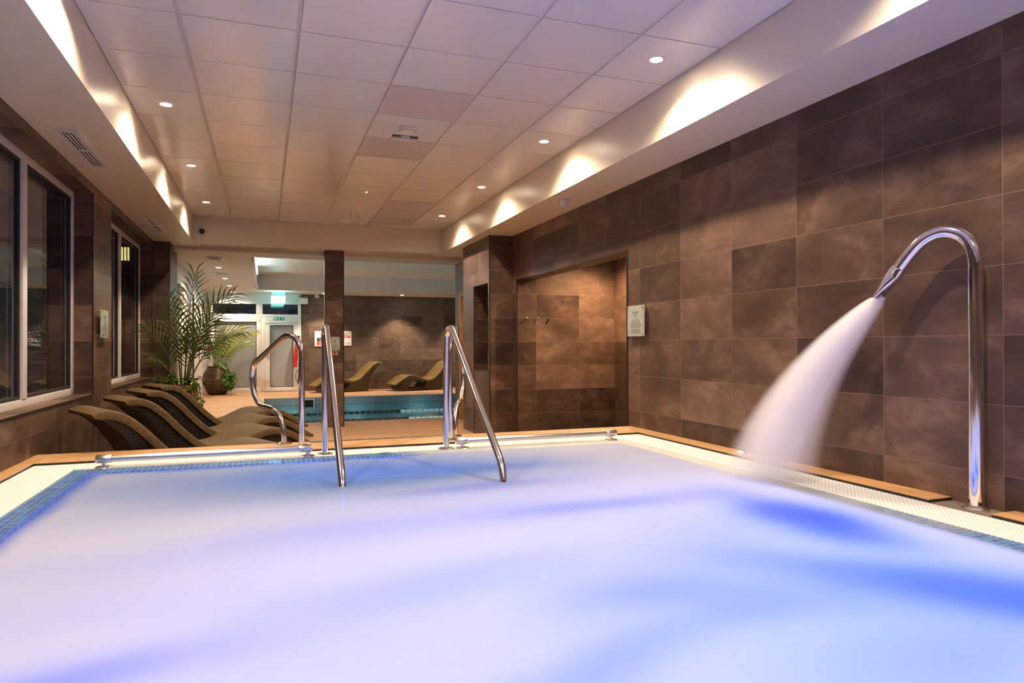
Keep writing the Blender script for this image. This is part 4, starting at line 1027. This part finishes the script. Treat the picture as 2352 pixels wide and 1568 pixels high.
pb = Vector((-1.08, 17.95, ZF))
p2 = thing('potted_palm', 'bushy green palm in a round dark bronze pot by the glazed end wall', 'potted plant', pb)
m = MB(); m.lathe([(.17, 0), (.20, .015), (.30, .18), (.345, .32), (.33, .46), (.27, .59), (.225, .665), (.23, .69), (.20, .69), (.19, .62)], pb, 'z', 36); obj('pot', m, 'potdark', p2)
m = MB(); m.lathe([(.002, .63), (.195, .62)], pb, 'z', 24, cap=False); obj('soil', m, 'soil', p2)
for az, ln, L, dr_, lf_, mt in ((2.8, .22, 1.20, .45, .27, 'palm2'), (.25, .30, 1.15, .55, .25, 'palmlight'), (-.1, .52, 1.25, .65, .25, 'palmlight'), (-.5, .62, 1.10, .9, .22, 'palm2'), (1.2, .15, 1.05, .4, .22, 'palm2'), (3.6, .45, 1.0, .7, .24, 'palm'), (-1.5, .3, .85, .6, .20, 'palm2'), (4.2, .25, .95, .6, .22, 'palm'), (.7, .2, 1.0, .5, .22, 'palm')):
    build_frond(p2, pb+Vector((math.cos(az)*.05, math.sin(az)*.05, .62)), az, ln, L, dr_, lf_, .05, mt, start=.30, n=14, rise=.9)
leaf_heap(p2, 'ivy', [((pb.x+.08, pb.y-.08, ZF+.72), (.17, .12, .10), 60), ((pb.x+.20, pb.y-.25, ZF+.42), (.10, .08, .22), 80), ((pb.x+.33, pb.y-.12, ZF+.40), (.08, .08, .24), 70)], .10, 'ivy', 9, .4)
m = MB()
for k in range(5): m.lathe([(.002, .03), (.03, .02), (.04, 0), (.03, -.02), (.002, -.03)], (pb.x-.17+.02*math.cos(k*1.3), pb.y-.15, ZF+1.10+.035*math.sin(k*1.3)), 'z', 8)
obj('flower', m, 'redflower', p2)

# ------------------------------------------------------------------ remaining light sources, some of them added
def point(name, loc, power, color, radius=.12):
    l = bpy.data.lights.new(name, 'POINT'); l.energy = power; l.color = color; l.shadow_soft_size = radius
    o = bpy.data.objects.new(name, l); COL.objects.link(o); o.location = loc; return o
BLUE = (.085, .265, 1.0)
for x, y, p_ in ((1.9, 1.5, 32), (1.0, 1.1, 22), (2.0, 2.4, 18), (.5, 2.1, 17), (-.3, 1.3, 6), (1.7, -.2, 34), (.5, -.5, 30), (1.2, -1.4, 22)):  # those with negative y are added unseen behind the camera to tint the ceiling
    point('underwater_lamp', (x, y, -1.55), p_*.36, BLUE)
for x in (.7, 2.6, 4.6, 6.6):
    lp = spot((x, PY0+.06, -2.0), 15, (.50, .90, 1.0), math.radians(150), .7, .09); lp.name = 'lane_pool_lamp'; lp.rotation_euler = (math.radians(94), 0, 0)
spot((3.85, 7.35, 1.20), 62, (1, .66, .34), math.radians(150), .8)
make_downlight((3.85, 7.35, 1.22), 'small downlight in the alcove ceiling behind the lintel', 'alcove downlights')
point('timber_room_lamp', (4.0, 10.0, .9), 14, (1, .66, .36), .1)
def area(name, loc, rot, sx, sy, power, color):
    l = bpy.data.lights.new(name, 'AREA'); l.shape = 'RECTANGLE'; l.size = sx; l.size_y = sy; l.energy = power; l.color = color
    o = bpy.data.objects.new(name, l); COL.objects.link(o); o.location = loc; o.rotation_euler = rot; return o
point('exit_sign_glow', (.32, 17.72, 1.12), 2.2, (.35, .95, .95), .1)

wd = bpy.data.worlds.new('night'); SC.world = wd; wd.use_nodes = True
wd.node_tree.nodes['Background'].inputs[0].default_value = (.02, .03, .05, 1); wd.node_tree.nodes['Background'].inputs[1].default_value = .12

# ------------------------------------------------------------------ camera
cd = bpy.data.cameras.new('camera'); cd.sensor_width = 36; cd.lens = 24; cd.clip_start = .02
co_ = bpy.data.objects.new('camera', cd); COL.objects.link(co_)
Rw = ((0.940262484555504, -0.34044358968207705, -0.002149972532926078), (-0.0003533442941075606, 0.00533922630563081, -0.999985683802657), (0.34045019501436713, 0.9402497832527477, 0.004899980391856872))
r_, d_, f_ = (Vector(v) for v in Rw)
co_.matrix_world = Matrix(((r_.x, -d_.x, -f_.x, 0), (r_.y, -d_.y, -f_.y, 0), (r_.z, -d_.z, -f_.z, 0), (0, 0, 0, 1)))
SC.camera = co_
bpy.context.view_layer.update()
for o in SC.objects:                       # lift everything so that the deck lies at z = 0
    if o.parent is None: o.location.z -= ZF
SC.view_settings.view_transform = 'Standard'; SC.view_settings.look = 'None'; SC.view_settings.gamma = 1; SC.view_settings.use_curve_mapping = False
SC.view_settings.exposure = 1.84
cy = SC.cycles
cy.use_light_tree = False; cy.use_denoising = True; cy.use_adaptive_sampling = True; cy.adaptive_threshold = .03; cy.max_bounces = 14; cy.diffuse_bounces = 2; cy.glossy_bounces = 4; cy.transparent_max_bounces = 12; cy.transmission_bounces = 4; cy.volume_bounces = 14
cy.sample_clamp_indirect = 6; cy.caustics_reflective = False; cy.caustics_refractive = False; cy.blur_glossy = .5
